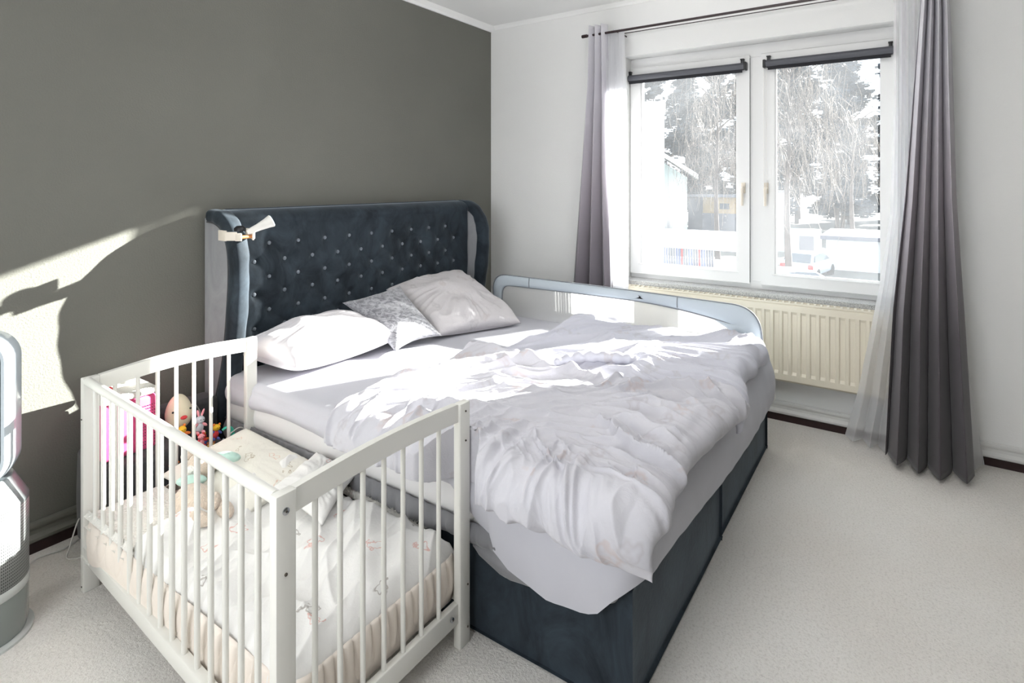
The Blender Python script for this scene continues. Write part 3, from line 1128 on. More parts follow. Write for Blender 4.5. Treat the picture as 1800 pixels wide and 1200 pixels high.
# ------------------------------------------------------------ pillows
def pillow(name, lab, corners, th, material, seed=0, nu=90, nv=90, pinch=0.06, wr=0.010, group=None, sag=0.0, power=0.5, groove=None):
    TL, TR, BR, BL = [np.array(c_, float) for c_ in corners]
    u, v = np.meshgrid(np.linspace(0, 1, nu), np.linspace(0, 1, nv), indexing='ij')
    def warp(a, b):
        # edges bow inwards between the corners
        return a + pinch * (0.5 - a) * 2 * np.sin(PI * b) * (np.abs(2 * a - 1)) ** 2 * 0.8
    uu = warp(u, v)
    vv = warp(v, u)
    P_ = ((1 - uu) * (1 - vv))[..., None] * TL + (uu * (1 - vv))[..., None] * TR + (uu * vv)[..., None] * BR + ((1 - uu) * vv)[..., None] * BL
    n = np.cross(TR - TL, BL - TL)
    n /= np.linalg.norm(n)
    if n[2] < 0:
        n = -n
    e = np.clip(4 * u * (1 - u), 0, 1) * np.clip(4 * v * (1 - v), 0, 1)
    h = th * (np.clip(4 * u * (1 - u), 0, 1) ** power) * (np.clip(4 * v * (1 - v), 0, 1) ** power)
    edge = 1 - e
    rad = np.hypot(u - 0.5, v - 0.5)
    ang = np.arctan2(v - 0.5, u - 0.5)
    w1 = (ridge(ang * 5.5 + 2 * vn(u * 3, v * 3, seed), rad * 3, seed + 1) - 0.5) * wr * np.clip(rad * 2.2 - 0.25, 0, 1) * (e ** 0.35)
    w2 = (vn(u * 5, v * 5, seed + 2) - 0.5) * wr * 1.5 * e ** 0.5
    T = P_ + n * (h * 0.62 + w1 + w2)[..., None]
    B = P_ - n * (h * 0.38)[..., None]
    T[..., 2] -= sag * e
    B[..., 2] -= sag * e * 0.2
    o = obj(name, shell(T, B), material)
    tag(o, lab, 'pillow', group)
    return o


pillow('pillow', 'plump white pillow at the crib side of the bed, sunlit', [(-2.34, -0.20, 0.66), (-1.68, -0.175, 0.68), (-1.66, -0.60, 0.635), (-2.29, -0.60, 0.635)], 0.205, M['pillowcase'], 4, wr=0.022, pinch=0.02, power=0.36)
pillow('pillow', 'floral printed pillow leaning on the headboard at the window side', [(-1.36, -0.19, 0.80), (-0.68, -0.21, 0.83), (-0.86, -0.87, 0.585), (-1.40, -0.66, 0.595)], 0.19, M['pattern_pillow'], 9, wr=0.034, pinch=0.02, power=0.37)
pillow('throw_cushion', 'small grey crushed-velvet cushion leaning between the two pillows', [(-1.735, -0.235, 0.79), (-1.385, -0.335, 0.845), (-1.41, -0.70, 0.60), (-1.74, -0.665, 0.585)], 0.125, M['crushed'], 15, nu=60, nv=60, wr=0.008, pinch=0.10)['category'] = 'cushion'


# ------------------------------------------------------------ duvets
def drape(fx, fy, xl, yf, zt, r):
    """lay flat cloth coordinates over the bed; returns position and outward normal"""
    def one(e):
        q = np.clip(e / r, 0, PI / 2)
        out = np.where(e > 0, r * np.sin(q), e)
        drop = np.where(e > 0, r * (1 - np.cos(q)), 0) + np.clip(e - r * PI / 2, 0, None)
        return out, drop, np.where(e > 0, np.sin(q), 0)
    ox, dx, nx_ = one(xl - fx)
    oy, dy, ny_ = one(yf - fy)
    X = xl - ox
    Y = yf - oy
    Z = zt - np.hypot(dx, dy)
    N = np.stack([-nx_, -ny_, np.sqrt(np.clip(1 - nx_ ** 2, 0, 1) * np.clip(1 - ny_ ** 2, 0, 1)) + 0.05], -1)
    N /= np.linalg.norm(N, axis=-1, keepdims=True)
    return np.stack([X, Y, Z], -1), N


def coons(c, u, v, bow):
    TL, TR, BR, BL = [np.array(p, float) for p in c]
    P_ = ((1 - u) * (1 - v))[..., None] * TL + (u * (1 - v))[..., None] * TR + (u * v)[..., None] * BR + ((1 - u) * v)[..., None] * BL
    return P_ + bow(u, v)


def duvet(name, lab, c, zt, xl, yf, material, seed, nu, nv, thick, bow, relief, edge_w=0.06):
    u, v = np.meshgrid(np.linspace(0, 1, nu), np.linspace(0, 1, nv), indexing='ij')
    Fl = coons(c, u, v, bow)
    fx, fy = Fl[..., 0], Fl[..., 1]
    P_, N = drape(fx, fy, xl, yf, zt, 0.05)
    ed = np.minimum(np.minimum(u, 1 - u), np.minimum(v, 1 - v))
    puff = np.sqrt(np.clip(ed / edge_w, 0, 1) * (2 - np.clip(ed / edge_w, 0, 1)) + 0 * u)
    tip = np.exp(-(((1 - v) / 0.10) ** 2 + (u / 0.14) ** 2))
    puff = puff * (1 - 0.6 * tip)
    t = 0.008 + thick * puff * (0.75 + 0.5 * vn(fx * 3.2, fy * 3.2, seed))
    t = t + relief(fx, fy, u, v) * (0.25 + 0.75 * puff)
    t = np.maximum(t, 0.007)
    T = P_ + N * t[..., None]
    B = P_ + N * 0.003
    # the crib stands hard against this side and keeps the duvet from spreading
    lim = -2.413 - 0.12 * sst(0.035, 0.13, np.abs(T[..., 1] + 1.695))
    for G, o_ in ((T, 0.0), (B, 0.004)):
        G[..., 0] = np.where(G[..., 0] < lim + o_, lim + o_ + 0.0 * G[..., 0], G[..., 0])
    o = obj(name, shell(T, B), material)
    return tag(o, lab, 'duvet')


def rot2(x, y, a):
    a = R(a)
    return x * math.cos(a) + y * math.sin(a), -x * math.sin(a) + y * math.cos(a)


def wrinkle(fx, fy, ang, fa, fb, seed, warp=0.12, p=1.6):
    """ridges running along direction ang: fa cells along, fb across"""
    wx = fx + warp * (vn(fx * 3, fy * 3, seed + 50) - 0.5)
    wy = fy + warp * (vn(fx * 3, fy * 3, seed + 51) - 0.5)
    a, b = rot2(wx, wy, ang)
    return ridge(a * fa, b * fb, seed) ** p


def fan_folds(fx, fy, cx, cy, seed, f1=9.0, amp=0.03):
    """long creases running out from one gathered spot"""
    wx = fx + 0.16 * (vn(fx * 3.1, fy * 3.1, seed + 60) - 0.5) + 0.03 * (vn(fx * 11, fy * 11, seed + 62) - 0.5)
    wy = fy + 0.16 * (vn(fx * 3.1, fy * 3.1, seed + 61) - 0.5) + 0.03 * (vn(fx * 11, fy * 11, seed + 63) - 0.5)
    dx, dy = wx - cx, wy - cy
    rr = np.hypot(dx, dy)
    th = np.arctan2(dy, dx)
    a = ridge(th * f1, rr * 2.0 + 5, seed) ** 2.4 * sst(0.10, 0.42, rr)
    b = ridge(th * f1 * 2.1 + 7, rr * 2.6 + 9, seed + 1) ** 2.2 * sst(0.22, 0.50, rr)
    c_ = ridge(th * f1 * 4.1 + 3, rr * 3.4 + 2, seed + 2) ** 2.0 * sst(0.45, 0.85, rr)
    return amp * (a + 0.55 * b + 0.36 * c_)


def relief1(fx, fy, u, v):
    k_ = sst(-1.45, -2.1, fy + 0.25 * (vn(fx * 3, fy * 3, 77) - 0.5))
    a = fan_folds(fx, fy, -2.0, -1.62, 111, 7.5, 0.036) * k_
    a += (wrinkle(fx, fy, -42, 1.3, 12, 11, 0.10, 2.6) * 0.036 + wrinkle(fx, fy, -33, 2.0, 23, 12, 0.07, 2.4) * 0.022 + wrinkle(fx, fy, -48, 3.5, 44, 19, 0.05, 2.0) * 0.006) * (1 - k_)
    a += wrinkle(fx, fy, -62, 1.6, 15, 13, 0.12, 2.4) * 0.014
    hemF = sst(-1.8, -2.2, fy)
    a += wrinkle(fx, fy, 78, 1.8, 26, 15, 0.06, 2.4) * 0.018 * hemF
    hemL = sst(-2.15, -2.38, fx)
    a += wrinkle(fx, fy, 12, 3.0, 24, 14, 0.06, 2.4) * 0.022 * hemL
    a += 0.024 * (vn(fx * 3.5, fy * 3.5, 17) - 0.5)
    a += 0.035 * np.exp(-(((fx + 1.64) / 0.10) ** 2 + ((fy + 1.13) / 0.13) ** 2))
    a += 0.02 * np.exp(-((u - 0.955) / 0.03) ** 2)
    return a


def bow1(u, v):
    o = np.zeros(u.shape + (2,))
    o[..., 0] = 0.03 * np.sin(PI * v * 2 + 0.5) * u - 0.012 * np.sin(7 * v + 1) * (1 - u) + 0.05 * (v ** 3) * u + 0.010 * (vn(v * 14, 0.5, 3) - 0.5)
    o[..., 1] = 0.03 * np.sin(PI * u) * (1 - v) + 0.02 * (vn(u * 9, 0.2, 4) - 0.5) * (1 - v) + 0.03 * np.sin(PI * u) * v + 0.012 * (vn(u * 16, 0.7, 5) - 0.5) * v
    return o


duvet('duvet', 'crumpled white floral duvet on the crib side, corner hanging over the foot of the bed',
      [(-2.49, -1.09), (-1.60, -1.03), (-1.55, -2.335), (-2.525, -2.335)], 0.566, -2.405, -2.275, M['duvet'], 31, 380, 460, 0.040, bow1, relief1)


def relief2(fx, fy, u, v):
    k_ = sst(-1.75, -2.0, fy)
    a = fan_folds(fx, fy, -1.30, -1.60, 141, 6.0, 0.024) * k_
    a += (wrinkle(fx, fy, -44, 1.3, 10, 41, 0.12, 2.4) * 0.032 + wrinkle(fx, fy, -26, 1.8, 20, 42, 0.10, 2.2) * 0.018) * (1 - k_)
    a += 0.035 * (vn(fx * 3, fy * 3, 44) - 0.45)
    a += 0.05 * np.exp(-(((fx + 0.92) / 0.13) ** 2 + ((fy + 1.30) / 0.10) ** 2))
    # the bulky foot end by the guard
    a += 0.045 * np.exp(-(((fx + 0.72) / 0.16) ** 2 + ((fy + 2.12) / 0.16) ** 2))
    a += 0.03 * np.exp(-(((fx + 1.25) / 0.16) ** 2 + ((fy + 1.85) / 0.25) ** 2))
    return a


def bow2(u, v):
    o = np.zeros(u.shape + (2,))
    o[..., 0] = 0.02 * np.sin(9 * v) * (1 - u) + 0.012 * np.sin(8 * v + 2) * u
    o[..., 1] = -0.07 * np.sin(PI * u) * (1 - v) + 0.03 * (vn(u * 8, 0.3, 45) - 0.5) + 0.03 * np.sin(PI * u * 1.5) * v
    return o


duvet('duvet', 'pale floral duvet lying flat along the bed guard, under the window',
      [(-1.56, -1.12), (-0.68, -1.20), (-0.68, -2.24), (-1.57, -2.37)], 0.566, -3.2, -2.275, M['duvet2'], 32, 300, 300, 0.050, bow2, relief2)
# the rolled hem that lies between the two duvets belongs to the pale one
o_d2 = [o for o in D.objects if o.name.startswith('duvet')][-1]
pts = spline([(-1.62, -1.56, 0.655), (-1.52, -1.62, 0.667), (-1.45, -1.72, 0.668), (-1.40, -1.82, 0.662), (-1.37, -1.86, 0.652)], 10)
rr = [0.012 + 0.014 * math.sin(PI * i / (len(pts) - 1)) ** 0.5 + 0.003 * math.sin(i * 1.3) for i in range(len(pts))]
tube('rolled_hem', pts, rr, M['duvet2'], o_d2, 14)

# ------------------------------------------------------------ bed guard
gd = thing('bed_guard', 'pale blue-grey fabric bed guard with a see-through mesh along the window side', 'bed guard', (-0.64, -1.35, 0.55))
GX = -0.64


def rounded(pts, n=8):
    """pts: (y, z, r) polygon with filleted corners"""
    out = []
    N = len(pts)
    for i in range(N):
        p = Vector(pts[i][:2]); a = Vector(pts[i - 1][:2]); b = Vector(pts[(i + 1) % N][:2]); r = pts[i][2]
        if r <= 0:
            out.append(tuple(p)); continue
        d1 = (a - p).normalized(); d2 = (b - p).normalized()
        p1 = p + d1 * r; p2 = p + d2 * r
        for k in range(n + 1):
            t = k / n
            q = p1 * (1 - t) ** 2 + p * 2 * t * (1 - t) + p2 * t * t
            out.append((q.x, q.y))
    return out


outer = rounded([(-0.497, 0.48, 0.02), (-0.497, 0.836, 0.11), (-1.35, 0.830, 0.3), (-2.235, 0.812, 0.14), (-2.262, 0.48, 0.02)], 12)
inner = rounded([(-0.57, 0.54, 0.02), (-0.578, 0.765, 0.06), (-1.35, 0.770, 0.3), (-1.80, 0.765, 0.3), (-2.115, 0.70, 0.13), (-2.137, 0.54, 0.02)], 12)


def resample(poly, n):
    P_ = [Vector(p) for p in poly]
    L = [0]
    for i in range(len(P_)):
        L.append(L[-1] + (P_[(i + 1) % len(P_)] - P_[i]).length)
    out = []
    for k in range(n):
        s_ = L[-1] * k / n
        for i in range(len(P_)):
            if L[i + 1] >= s_:
                f = (s_ - L[i]) / max(1e-9, L[i + 1] - L[i])
                out.append(P_[i].lerp(P_[(i + 1) % len(P_)], f))
                break
    return out


no = 200
Oo, Ii = resample(outer, no), resample(inner, no)
bm = bmesh.new()
layers = []
for f, dx in ((0.0, 0.0), (0.06, 0.010), (0.3, 0.0145), (0.7, 0.0145), (0.94, 0.010), (1.0, 0.0)):
    for sgn in (1, -1):
        layers.append((f, dx * sgn))
order = [(0.0, 0.0), (0.06, 0.010), (0.3, 0.0145), (0.7, 0.0145), (0.94, 0.010), (1.0, 0.0), (0.94, -0.010), (0.7, -0.0145), (0.3, -0.0145), (0.06, -0.010)]
rg = []
for f, dx in order:
    rg.append([bm.verts.new((GX + dx, *(Oo[i].lerp(Ii[i], f)))) for i in range(no)])
for k in range(len(rg)):
    a, b = rg[k], rg[(k + 1) % len(rg)]
    for i in range(no):
        bm.faces.new((a[i], a[(i + 1) % no], b[(i + 1) % no], b[i]))
obj('padded_frame', bm, M['guard'], gd)
me = [(GX, p[0], p[1]) for p in Ii]
bm = bmesh.new()
bm.faces.new([bm.verts.new(p) for p in me])
obj('mesh_panel', bm, M['mesh'], gd, False)
tube('piping', [(GX - 0.006, p[0], p[1]) for p in Ii], 0.004, M['guard_dark'], gd, 6, closed=True)
tube('piping', [(GX - 0.004, p[0], p[1]) for p in Oo], 0.004, M['guard_dark'], gd, 6, closed=True)
for yy, za, zb in ((-1.80, 0.76, 0.822), (-0.80, 0.768, 0.832)):
    tube('seam', [(GX - 0.014, yy, za), (GX - 0.0165, yy, (za + zb) / 2), (GX - 0.012, yy, zb)], 0.003, M['guard_dark'], gd, 6)
# plastic foot of the guard tucked at the bed corner
bm = bmesh.new()
add_tube(bm, spline([(-0.445, -2.10, 0.44), (-0.428, -2.19, 0.39), (-0.44, -2.25, 0.33), (-0.47, -2.27, 0.30), (-0.52, -2.27, 0.295)], 6), 0.014, 8)
obj('fixing_strap', bm, M['white_plastic'], gd)

# ------------------------------------------------------------ clip lamp on the left wing
cl = thing('clip_lamp', 'small white clip-on lamp clamped to the left wing of the headboard', 'lamp', (-2.36, -0.33, 1.17))
import_a = Vector((-2.345, -0.345, 1.200))
for sgn in (-1, 1):
    bm = bmesh.new()
    pts = [Vector((-2.352 + sgn * 0.066, -0.27, 1.20)), Vector((-2.352 + sgn * 0.068, -0.33, 1.198)), Vector((-2.352 + sgn * 0.040, -0.365, 1.196)), Vector((-2.352 + sgn * 0.030, -0.385, 1.19))]
    for a, b, w_ in ((pts[0], pts[1], 0.024), (pts[1], pts[2], 0.020), (pts[2], pts[3], 0.018)):
        c_ = (a + b) / 2
        d_ = (b - a)
        ang = math.atan2(d_.y, d_.x)
        L_ = d_.length / 2 + 0.004
        add_box(bm, c_.x - L_, c_.x + L_, c_.y - 0.004, c_.y + 0.004, c_.z - w_, c_.z + w_, 0.003, 2, Matrix.Rotation(ang, 3, 'Z'), c_)
    obj('clamp_jaw', bm, M['beige_plastic'], cl, True, 40)
tube('spring', [(-2.388, -0.372, 1.192), (-2.316, -0.372, 1.192)], 0.009, M['copper'], cl, 12)
bm = bmesh.new()
add_tube(bm, [(-2.362, -0.345, 1.218), (-2.362, -0.345, 1.232), (-2.362, -0.345, 1.242)], [0.026, 0.025, 0.014], 20)
obj('switch_knob', bm, M['black_plastic'], cl, True, 50)
hd = [Vector((-2.345, -0.375, 1.212)), Vector((-2.328, -0.382, 1.220)), Vector((-2.300, -0.393, 1.234)), Vector((-2.268, -0.405, 1.250)), Vector((-2.247, -0.413, 1.261))]
tube('lamp_head', hd, [0.010, 0.0145, 0.0175, 0.024, 0.030], M['white_plastic'], cl, 24)
tube('lens', [hd[-1], hd[-1] + (hd[-1] - hd[-2]).normalized() * 0.003], 0.0275, M['fan_white'], cl, 24)

for ch in list(cl.children):
    ch.location = (-0.04, 0.0, 0.03)

# ============================================================ CRIB
crib = thing('baby_crib', 'white wooden bar crib open on the side towards the bed', 'crib', (-2.76, -1.1, 0.0))
AX = Vector((-3.022, -0.41))     # far left foot
# plan corners measured on the photograph (slightly skewed to the bed)
FLc, FRc, NLc, NRc = Vector((-3.028, -0.425)), Vector((-2.392, -0.425)), Vector((-3.092, -1.69)), Vector((-2.440, -1.695))


def post(cx, cy, z1, dy):
    bm = bmesh.new()
    add_box(bm, cx[0], cx[1], cy - 0.014, cy + 0.014, 0, z1, 0.004, 2)
    return obj('post', bm, M['crib_white'], crib, True, 45)


PW = 0.052
post((NLc.x - 0.012, NLc.x - 0.012 + PW), NLc.y, 0.768, 0)
post((NRc.x - 0.030, NRc.x - 0.030 + 0.050), NRc.y, 0.772, 0)
post((FLc.x - 0.012, FLc.x - 0.012 + PW), FLc.y, 0.768, 0)
post((FRc.x - 0.032, FRc.x - 0.032 + 0.050), FRc.y, 0.772, 0)
# end top rails (flat boards, crown slightly curved), bottom rails, spindles
for (Lc, Rc, nsp, xsp, arch) in ((NLc, NRc, 7, [-2.992, -2.918, -2.845, -2.772, -2.70, -2.626, -2.55], 0.012), (FLc, FRc, 7, [-2.935, -2.858, -2.788, -2.718, -2.648, -2.577, -2.50], 0.016)):
    xa, xb = Lc.x - 0.012 + PW + 0.0005, Rc.x - 0.030 - 0.0005
    y = Lc.y
    K = 24
    up = [(xa + (xb - xa) * k / K, 0.768 + 0.004 * k / K + arch * math.sin(PI * k / K)) for k in range(K + 1)]
    dn = [(p[0], p[1] - 0.056) for p in up][::-1]
    b_ = prism(up + dn, 'y', y - 0.0105, y + 0.0105)
    obj('top_rail', b_, M['crib_white'], crib, True, 40)
    box('bottom_rail', xa - 0.004, xb + 0.004, y - 0.011, y + 0.011, 0.082, 0.145, M['crib_white'], crib, 0.003)
    for xs1 in xsp:
        zt = float(np.interp(xs1, [p[0] for p in up], [p[1] for p in up])) - 0.05
        tube('spindle', [(xs1, y, 0.14), (xs1, y, zt)], 0.0072, M['crib_white'], crib, 12)
# long left side: round top bar, flat bottom rail, fifteen spindles
tube('side_top_bar', [(NLc.x + 0.004, NLc.y + 0.012, 0.755), (FLc.x + 0.004, FLc.y - 0.012, 0.755)], 0.0155, M['crib_white'], crib, 20)
bm = bmesh.new()
va = [(NLc.x - 0.012, NLc.y + 0.012), (NLc.x + 0.016, NLc.y + 0.012), (FLc.x + 0.016, FLc.y - 0.012), (FLc.x - 0.012, FLc.y - 0.012)]
b_ = prism(va, 'z', 0.118, 0.168)
bevel_all(b_, 0.003)
obj('side_bottom_rail', b_, M['crib_white'], crib, True, 40)
for k in range(15):
    f = (k + 1) / 16.0
    px = NLc.x + 0.003 + (FLc.x - NLc.x) * f
    py = NLc.y + 0.01 + (FLc.y - NLc.y - 0.02) * f
    tube('spindle', [(px, py, 0.16), (px, py, 0.745)], 0.0078, M['crib_white'], crib, 12)
# mattress base boards
for k in range(9):
    yy = -1.62 + k * 0.14
    box('slat', -3.045, -2.415, yy, yy + 0.07, 0.125, 0.135, M['crib_white'], crib)
box('slat_rail', -2.412, -2.402, -1.675, -0.44, 0.095, 0.14, M['crib_white'], crib)
# bolts and drilled holes on the visible post faces
for (bx, by, bz, r_, mt_, dz) in ((NLc.x + 0.012, NLc.y - 0.0145, 0.728, 0.0085, 'steel', 0), (NRc.x - 0.004, NRc.y - 0.0145, 0.745, 0.003, 'hole', 0), (NRc.x - 0.004, NRc.y - 0.0145, 0.652, 0.003, 'hole', 0),
                              (NLc.x + 0.012, NLc.y - 0.0145, 0.585, 0.0038, 'hole', 0), (-2.505, NRc.y - 0.0115, 0.118, 0.0075, 'steel', 0), (NRc.x + 0.006, NRc.y - 0.0145, 0.19, 0.003, 'hole', 0), (NRc.x + 0.006, NRc.y - 0.0145, 0.055, 0.003, 'hole', 0)):
    bm = bmesh.new()
    add_tube(bm, [(bx, by + 0.002, bz), (bx, by - 0.0015, bz), (bx, by - 0.003, bz)], [r_, r_, r_ * 0.7], 16)
    obj('bolt' if mt_ == 'steel' else 'drill_hole', bm, M[mt_], crib, True, 50)
    if mt_ == 'steel':
        bm = bmesh.new()
        add_tube(bm, [(bx, by - 0.002, bz), (bx, by - 0.0034, bz)], r_ * 0.35, 6)
        obj('socket', bm, M['hole'], crib, False)
for (bx, by, bz) in ((FLc.x - 0.0125, FLc.y, 0.62), (FLc.x - 0.0125, FLc.y, 0.02)):
    bm = bmesh.new()
    add_tube(bm, [(bx + 0.001, by, bz), (bx - 0.001, by, bz)], 0.003, 10)
    obj('drill_hole', bm, M['hole'], crib, True, 50)

# crib bedding
cm = thing('crib_mattress', 'padded cream crib mattress with a scalloped quilted edge', 'mattress', (-2.75, -1.07, 0.136))
slab('mattress_core', -3.045, -2.415, -1.665, -0.445, 0.137, 0.245, 0.06, 0.03, M['bumper'], cm, bulge=0.004)
P_ = ring_path(-3.035, -2.42, -1.66, -0.45, 0.05, 10, 150)
n = len(P_)
V = []
rows_ = 14
for k in range(rows_ + 1):
    f = k / rows_
    for i, (x, y) in enumerate(P_):
        a = P_[i - 1]; b = P_[(i + 1) % n]
        t = Vector((b[0] - a[0], b[1] - a[1], 0)).normalized()
        nr = Vector((t.y, -t.x, 0))
        sc_ = abs(math.sin(i * PI / 9.0)) ** 0.5
        d = (0.002 + 0.015 * sc_) * math.sin(PI * f) ** 0.6
        z = 0.15 + 0.12 * f + 0.008 * sc_ * (f - 0.5)
        p = Vector((x, y, z)) + nr * d
        V.append(tuple(p))
F = [(k * n + i, k * n + (i + 1) % n, (k + 1) * n + (i + 1) % n, (k + 1) * n + i) for k in range(rows_) for i in range(n)]
o = obj('quilted_edge', (V, F), M['bumper'], cm)
m_ = o.modifiers.new('t', 'SOLIDIFY')
m_.thickness = 0.004
m_.offset = -1


def crib_cover():
    nu, nv = 200, 300
    u, v = np.meshgrid(np.linspace(0, 1, nu), np.linspace(0, 1, nv), indexing='ij')
    X = -3.035 + 0.61 * u
    Y = -0.80 - 0.865 * v
    X = X + 0.012 * np.sin(9 * v) * (u - 0.5)
    ed = np.minimum(np.minimum(u, 1 - u), np.minimum(v, 1 - v))
    q = np.clip(ed / 0.09, 0, 1)
    puff = np.sqrt(q * (2 - q))
    h = 0.262 + 0.028 * puff
    h = h + 0.075 * sst(0.25, 0.0, v) * puff          # bunched up towards the pillow
    h = h + 0.02 * sst(0.5, 1.0, u) * puff
    rel = wrinkle(X, Y, 55, 4, 13, 61, 0.15) * 0.022 + wrinkle(X, Y, 20, 4, 20, 62, 0.15) * 0.012 + 0.035 * (vn(X * 6, Y * 6, 63) - 0.4)
    Zt = h + rel * (0.3 + 0.7 * puff)
    # hangs down inside the bars at the near end and both sides
    Zt = Zt - 0.055 * (1 - puff)
    Zb = np.minimum(Zt - 0.012, 0.255)
    Zt = np.maximum(Zt, 0.2)
    T = np.stack([X, Y, Zt], -1)
    B = np.stack([X, Y, np.maximum(Zb, 0.19)], -1)
    o = obj('baby_duvet', shell(T, B), M['baby_print'])
    return tag(o, 'white baby duvet with small animal print, crumpled in the crib', 'duvet')


crib_cover()
# folded corner of the baby duvet over the near end, and the fleece strip along the bed side
pillow('baby_blanket', 'printed baby blanket folded up against the bed inside the crib', [(-2.66, -0.98, 0.37), (-2.42, -0.93, 0.40), (-2.40, -1.14, 0.36), (-2.66, -1.28, 0.34)], 0.05, M['baby_print'], 71, 50, 50, 0.05, 0.02)['category'] = 'blanket'
bm = bmesh.new()
random.seed(5)
for k in range(1300):
    f = random.random() * 0.8
    y = -1.02 - 0.62 * f
    x = -2.432 + 0.014 * random.uniform(-1, 1)
    z = 0.315 - 0.03 * f + random.uniform(-0.008, 0.008)
    a = random.uniform(0, 2 * PI)
    L_ = random.uniform(0.008, 0.02)
    d = Vector((math.cos(a) * 0.8, math.sin(a) * 0.8, random.uniform(-0.2, 1.0))).normalized() * L_
    s_ = Vector((-math.sin(a), math.cos(a), 0)) * 0.0022
    p = Vector((x, y, z))
    vs = [bm.verts.new(p - s_), bm.verts.new(p + s_), bm.verts.new(p + d)]
    bm.faces.new(vs)
add_tube(bm, [(-2.432, -1.02, 0.312), (-2.43, -1.3, 0.298), (-2.432, -1.54, 0.285)], [0.012, 0.016, 0.012], 10)
tag(obj('fleece_trim', bm, M['fleece']), 'fluffy white fleece edge lying along the bed side of the crib', 'blanket')
pillow('baby_pillow', 'flat printed baby pillow at the far end of the crib', [(-2.80, -0.47, 0.33), (-2.44, -0.46, 0.385), (-2.42, -0.98, 0.345), (-2.78, -0.98, 0.31)], 0.10, M['baby_print2'], 75, 60, 60, 0.03, 0.008)
bm = bmesh.new()
add_box(bm, -3.03, -2.80, -0.47, -0.80, 0.25, 0.285, 0.015, 3)
tag(obj('folded_muslin', bm, M['fleece'], None, True, 50), 'folded white muslin cloth at the far left corner inside the crib', 'cloth')

# plush rabbit
pr = thing('plush_rabbit', 'fluffy beige plush rabbit with mint ear, lying by the baby pillow', 'soft toy', (-2.86, -0.82, 0.29))
ball('body', (-2.895, -0.86, 0.345), (0.062, 0.085, 0.055), M['plush'], pr, None, 24, 16)
hdp = ball('head', (-2.80, -0.735, 0.405), (0.056, 0.052, 0.046), M['plush'], pr, None, 24, 16)
ball('eye', (-2.838, -0.765, 0.43), (0.006, 0.006, 0.006), M['toy_black'], hdp)
ball('muzzle', (-2.842, -0.745, 0.405), (0.022, 0.022, 0.018), M['fleece'], hdp)
ball('ear', (-2.745, -0.80, 0.425), (0.032, 0.052, 0.020), M['mint'], pr, Matrix.Rotation(0.5, 3, 'Z') @ Matrix.Rotation(0.5, 3, 'Y'), 20, 12)
ball('ear', (-2.812, -0.665, 0.43), (0.028, 0.05, 0.018), M['plush'], pr, Matrix.Rotation(-0.9, 3, 'Z'), 20, 12)
ball('arm', (-2.865, -0.78, 0.382), (0.022, 0.052, 0.020), M['mint'], pr, Matrix.Rotation(0.8, 3, 'Z'))
ball('arm', (-2.86, -0.93, 0.355), (0.02, 0.05, 0.02), M['plush'], pr, Matrix.Rotation(-0.5, 3, 'Z'))
ball('leg', (-2.93, -0.955, 0.335), (0.026, 0.058, 0.024), M['plush'], pr, Matrix.Rotation(0.2, 3, 'Z'))
ball('leg', (-2.85, -0.975, 0.335), (0.026, 0.055, 0.024), M['plush'], pr, Matrix.Rotation(-0.2, 3, 'Z'))
pr.location = (pr.location.x + 0.055, pr.location.y + 0.045, pr.location.z + 0.012)

# ============================================================ CORNER BEHIND THE CRIB
box_l = soft_box('storage_bench', -2.93, -2.665, -0.375, -0.04, 0.0, 0.375, 0.02, M['dark_felt'], None, 0.003, 4)
tag(box_l, 'dark grey felt storage cube against the wall, carrying the pink bag', 'storage box')
box_r = soft_box('storage_bench', -2.645, -2.40, -0.16, -0.04, 0.0, 0.455, 0.02, M['dark_felt'], None, 0.003, 4)
tag(box_r, 'tall dark grey felt box against the wall beside the headboard', 'storage box')
bm = bmesh.new()
add_box(bm, -2.66, -2.415, -0.395, -0.165, 0.0, 0.30, 0.07, 6)
tag(obj('pouf', bm, M['dark_felt'], None, True, 60), 'rounded dark grey pouf piled with toys behind the crib', 'pouf')
pk = thing('pink_bag', 'bright pink dotted fabric bag on the storage cube behind the crib', 'bag', (-2.83, -0.2, 0.376))
bm = bmesh.new()
add_box(bm, -2.93, -2.735, -0.30, -0.10, 0.376, 0.60, 0.015, 3)
bgo = obj('bag_body', bm, M['pink'], pk, True, 50)
bm = bmesh.new()
for a_ in range(14):
    for b_2 in range(7):
        for xx in (0,):
            add_box(bm, -2.80 + b_2 * 0.009, -2.7975 + b_2 * 0.009, -0.3035, -0.3, 0.40 + a_ * 0.012, 0.4025 + a_ * 0.012)
obj('dots', bm, M['toy_black'], bgo, False)
bm = bmesh.new()
add_box(bm, -2.935, -2.73, -0.306, -0.094, 0.60, 0.628, 0.01, 3)
obj('white_rim', bm, M['fleece'], pk, True, 50)
ball('red_tassel', (-2.90, -0.27, 0.645), (0.02, 0.02, 0.02), M['toy_red'], pk)
ball('white_pompom', (-2.82, -0.2, 0.668), (0.03, 0.03, 0.028), M['fleece'], pk)

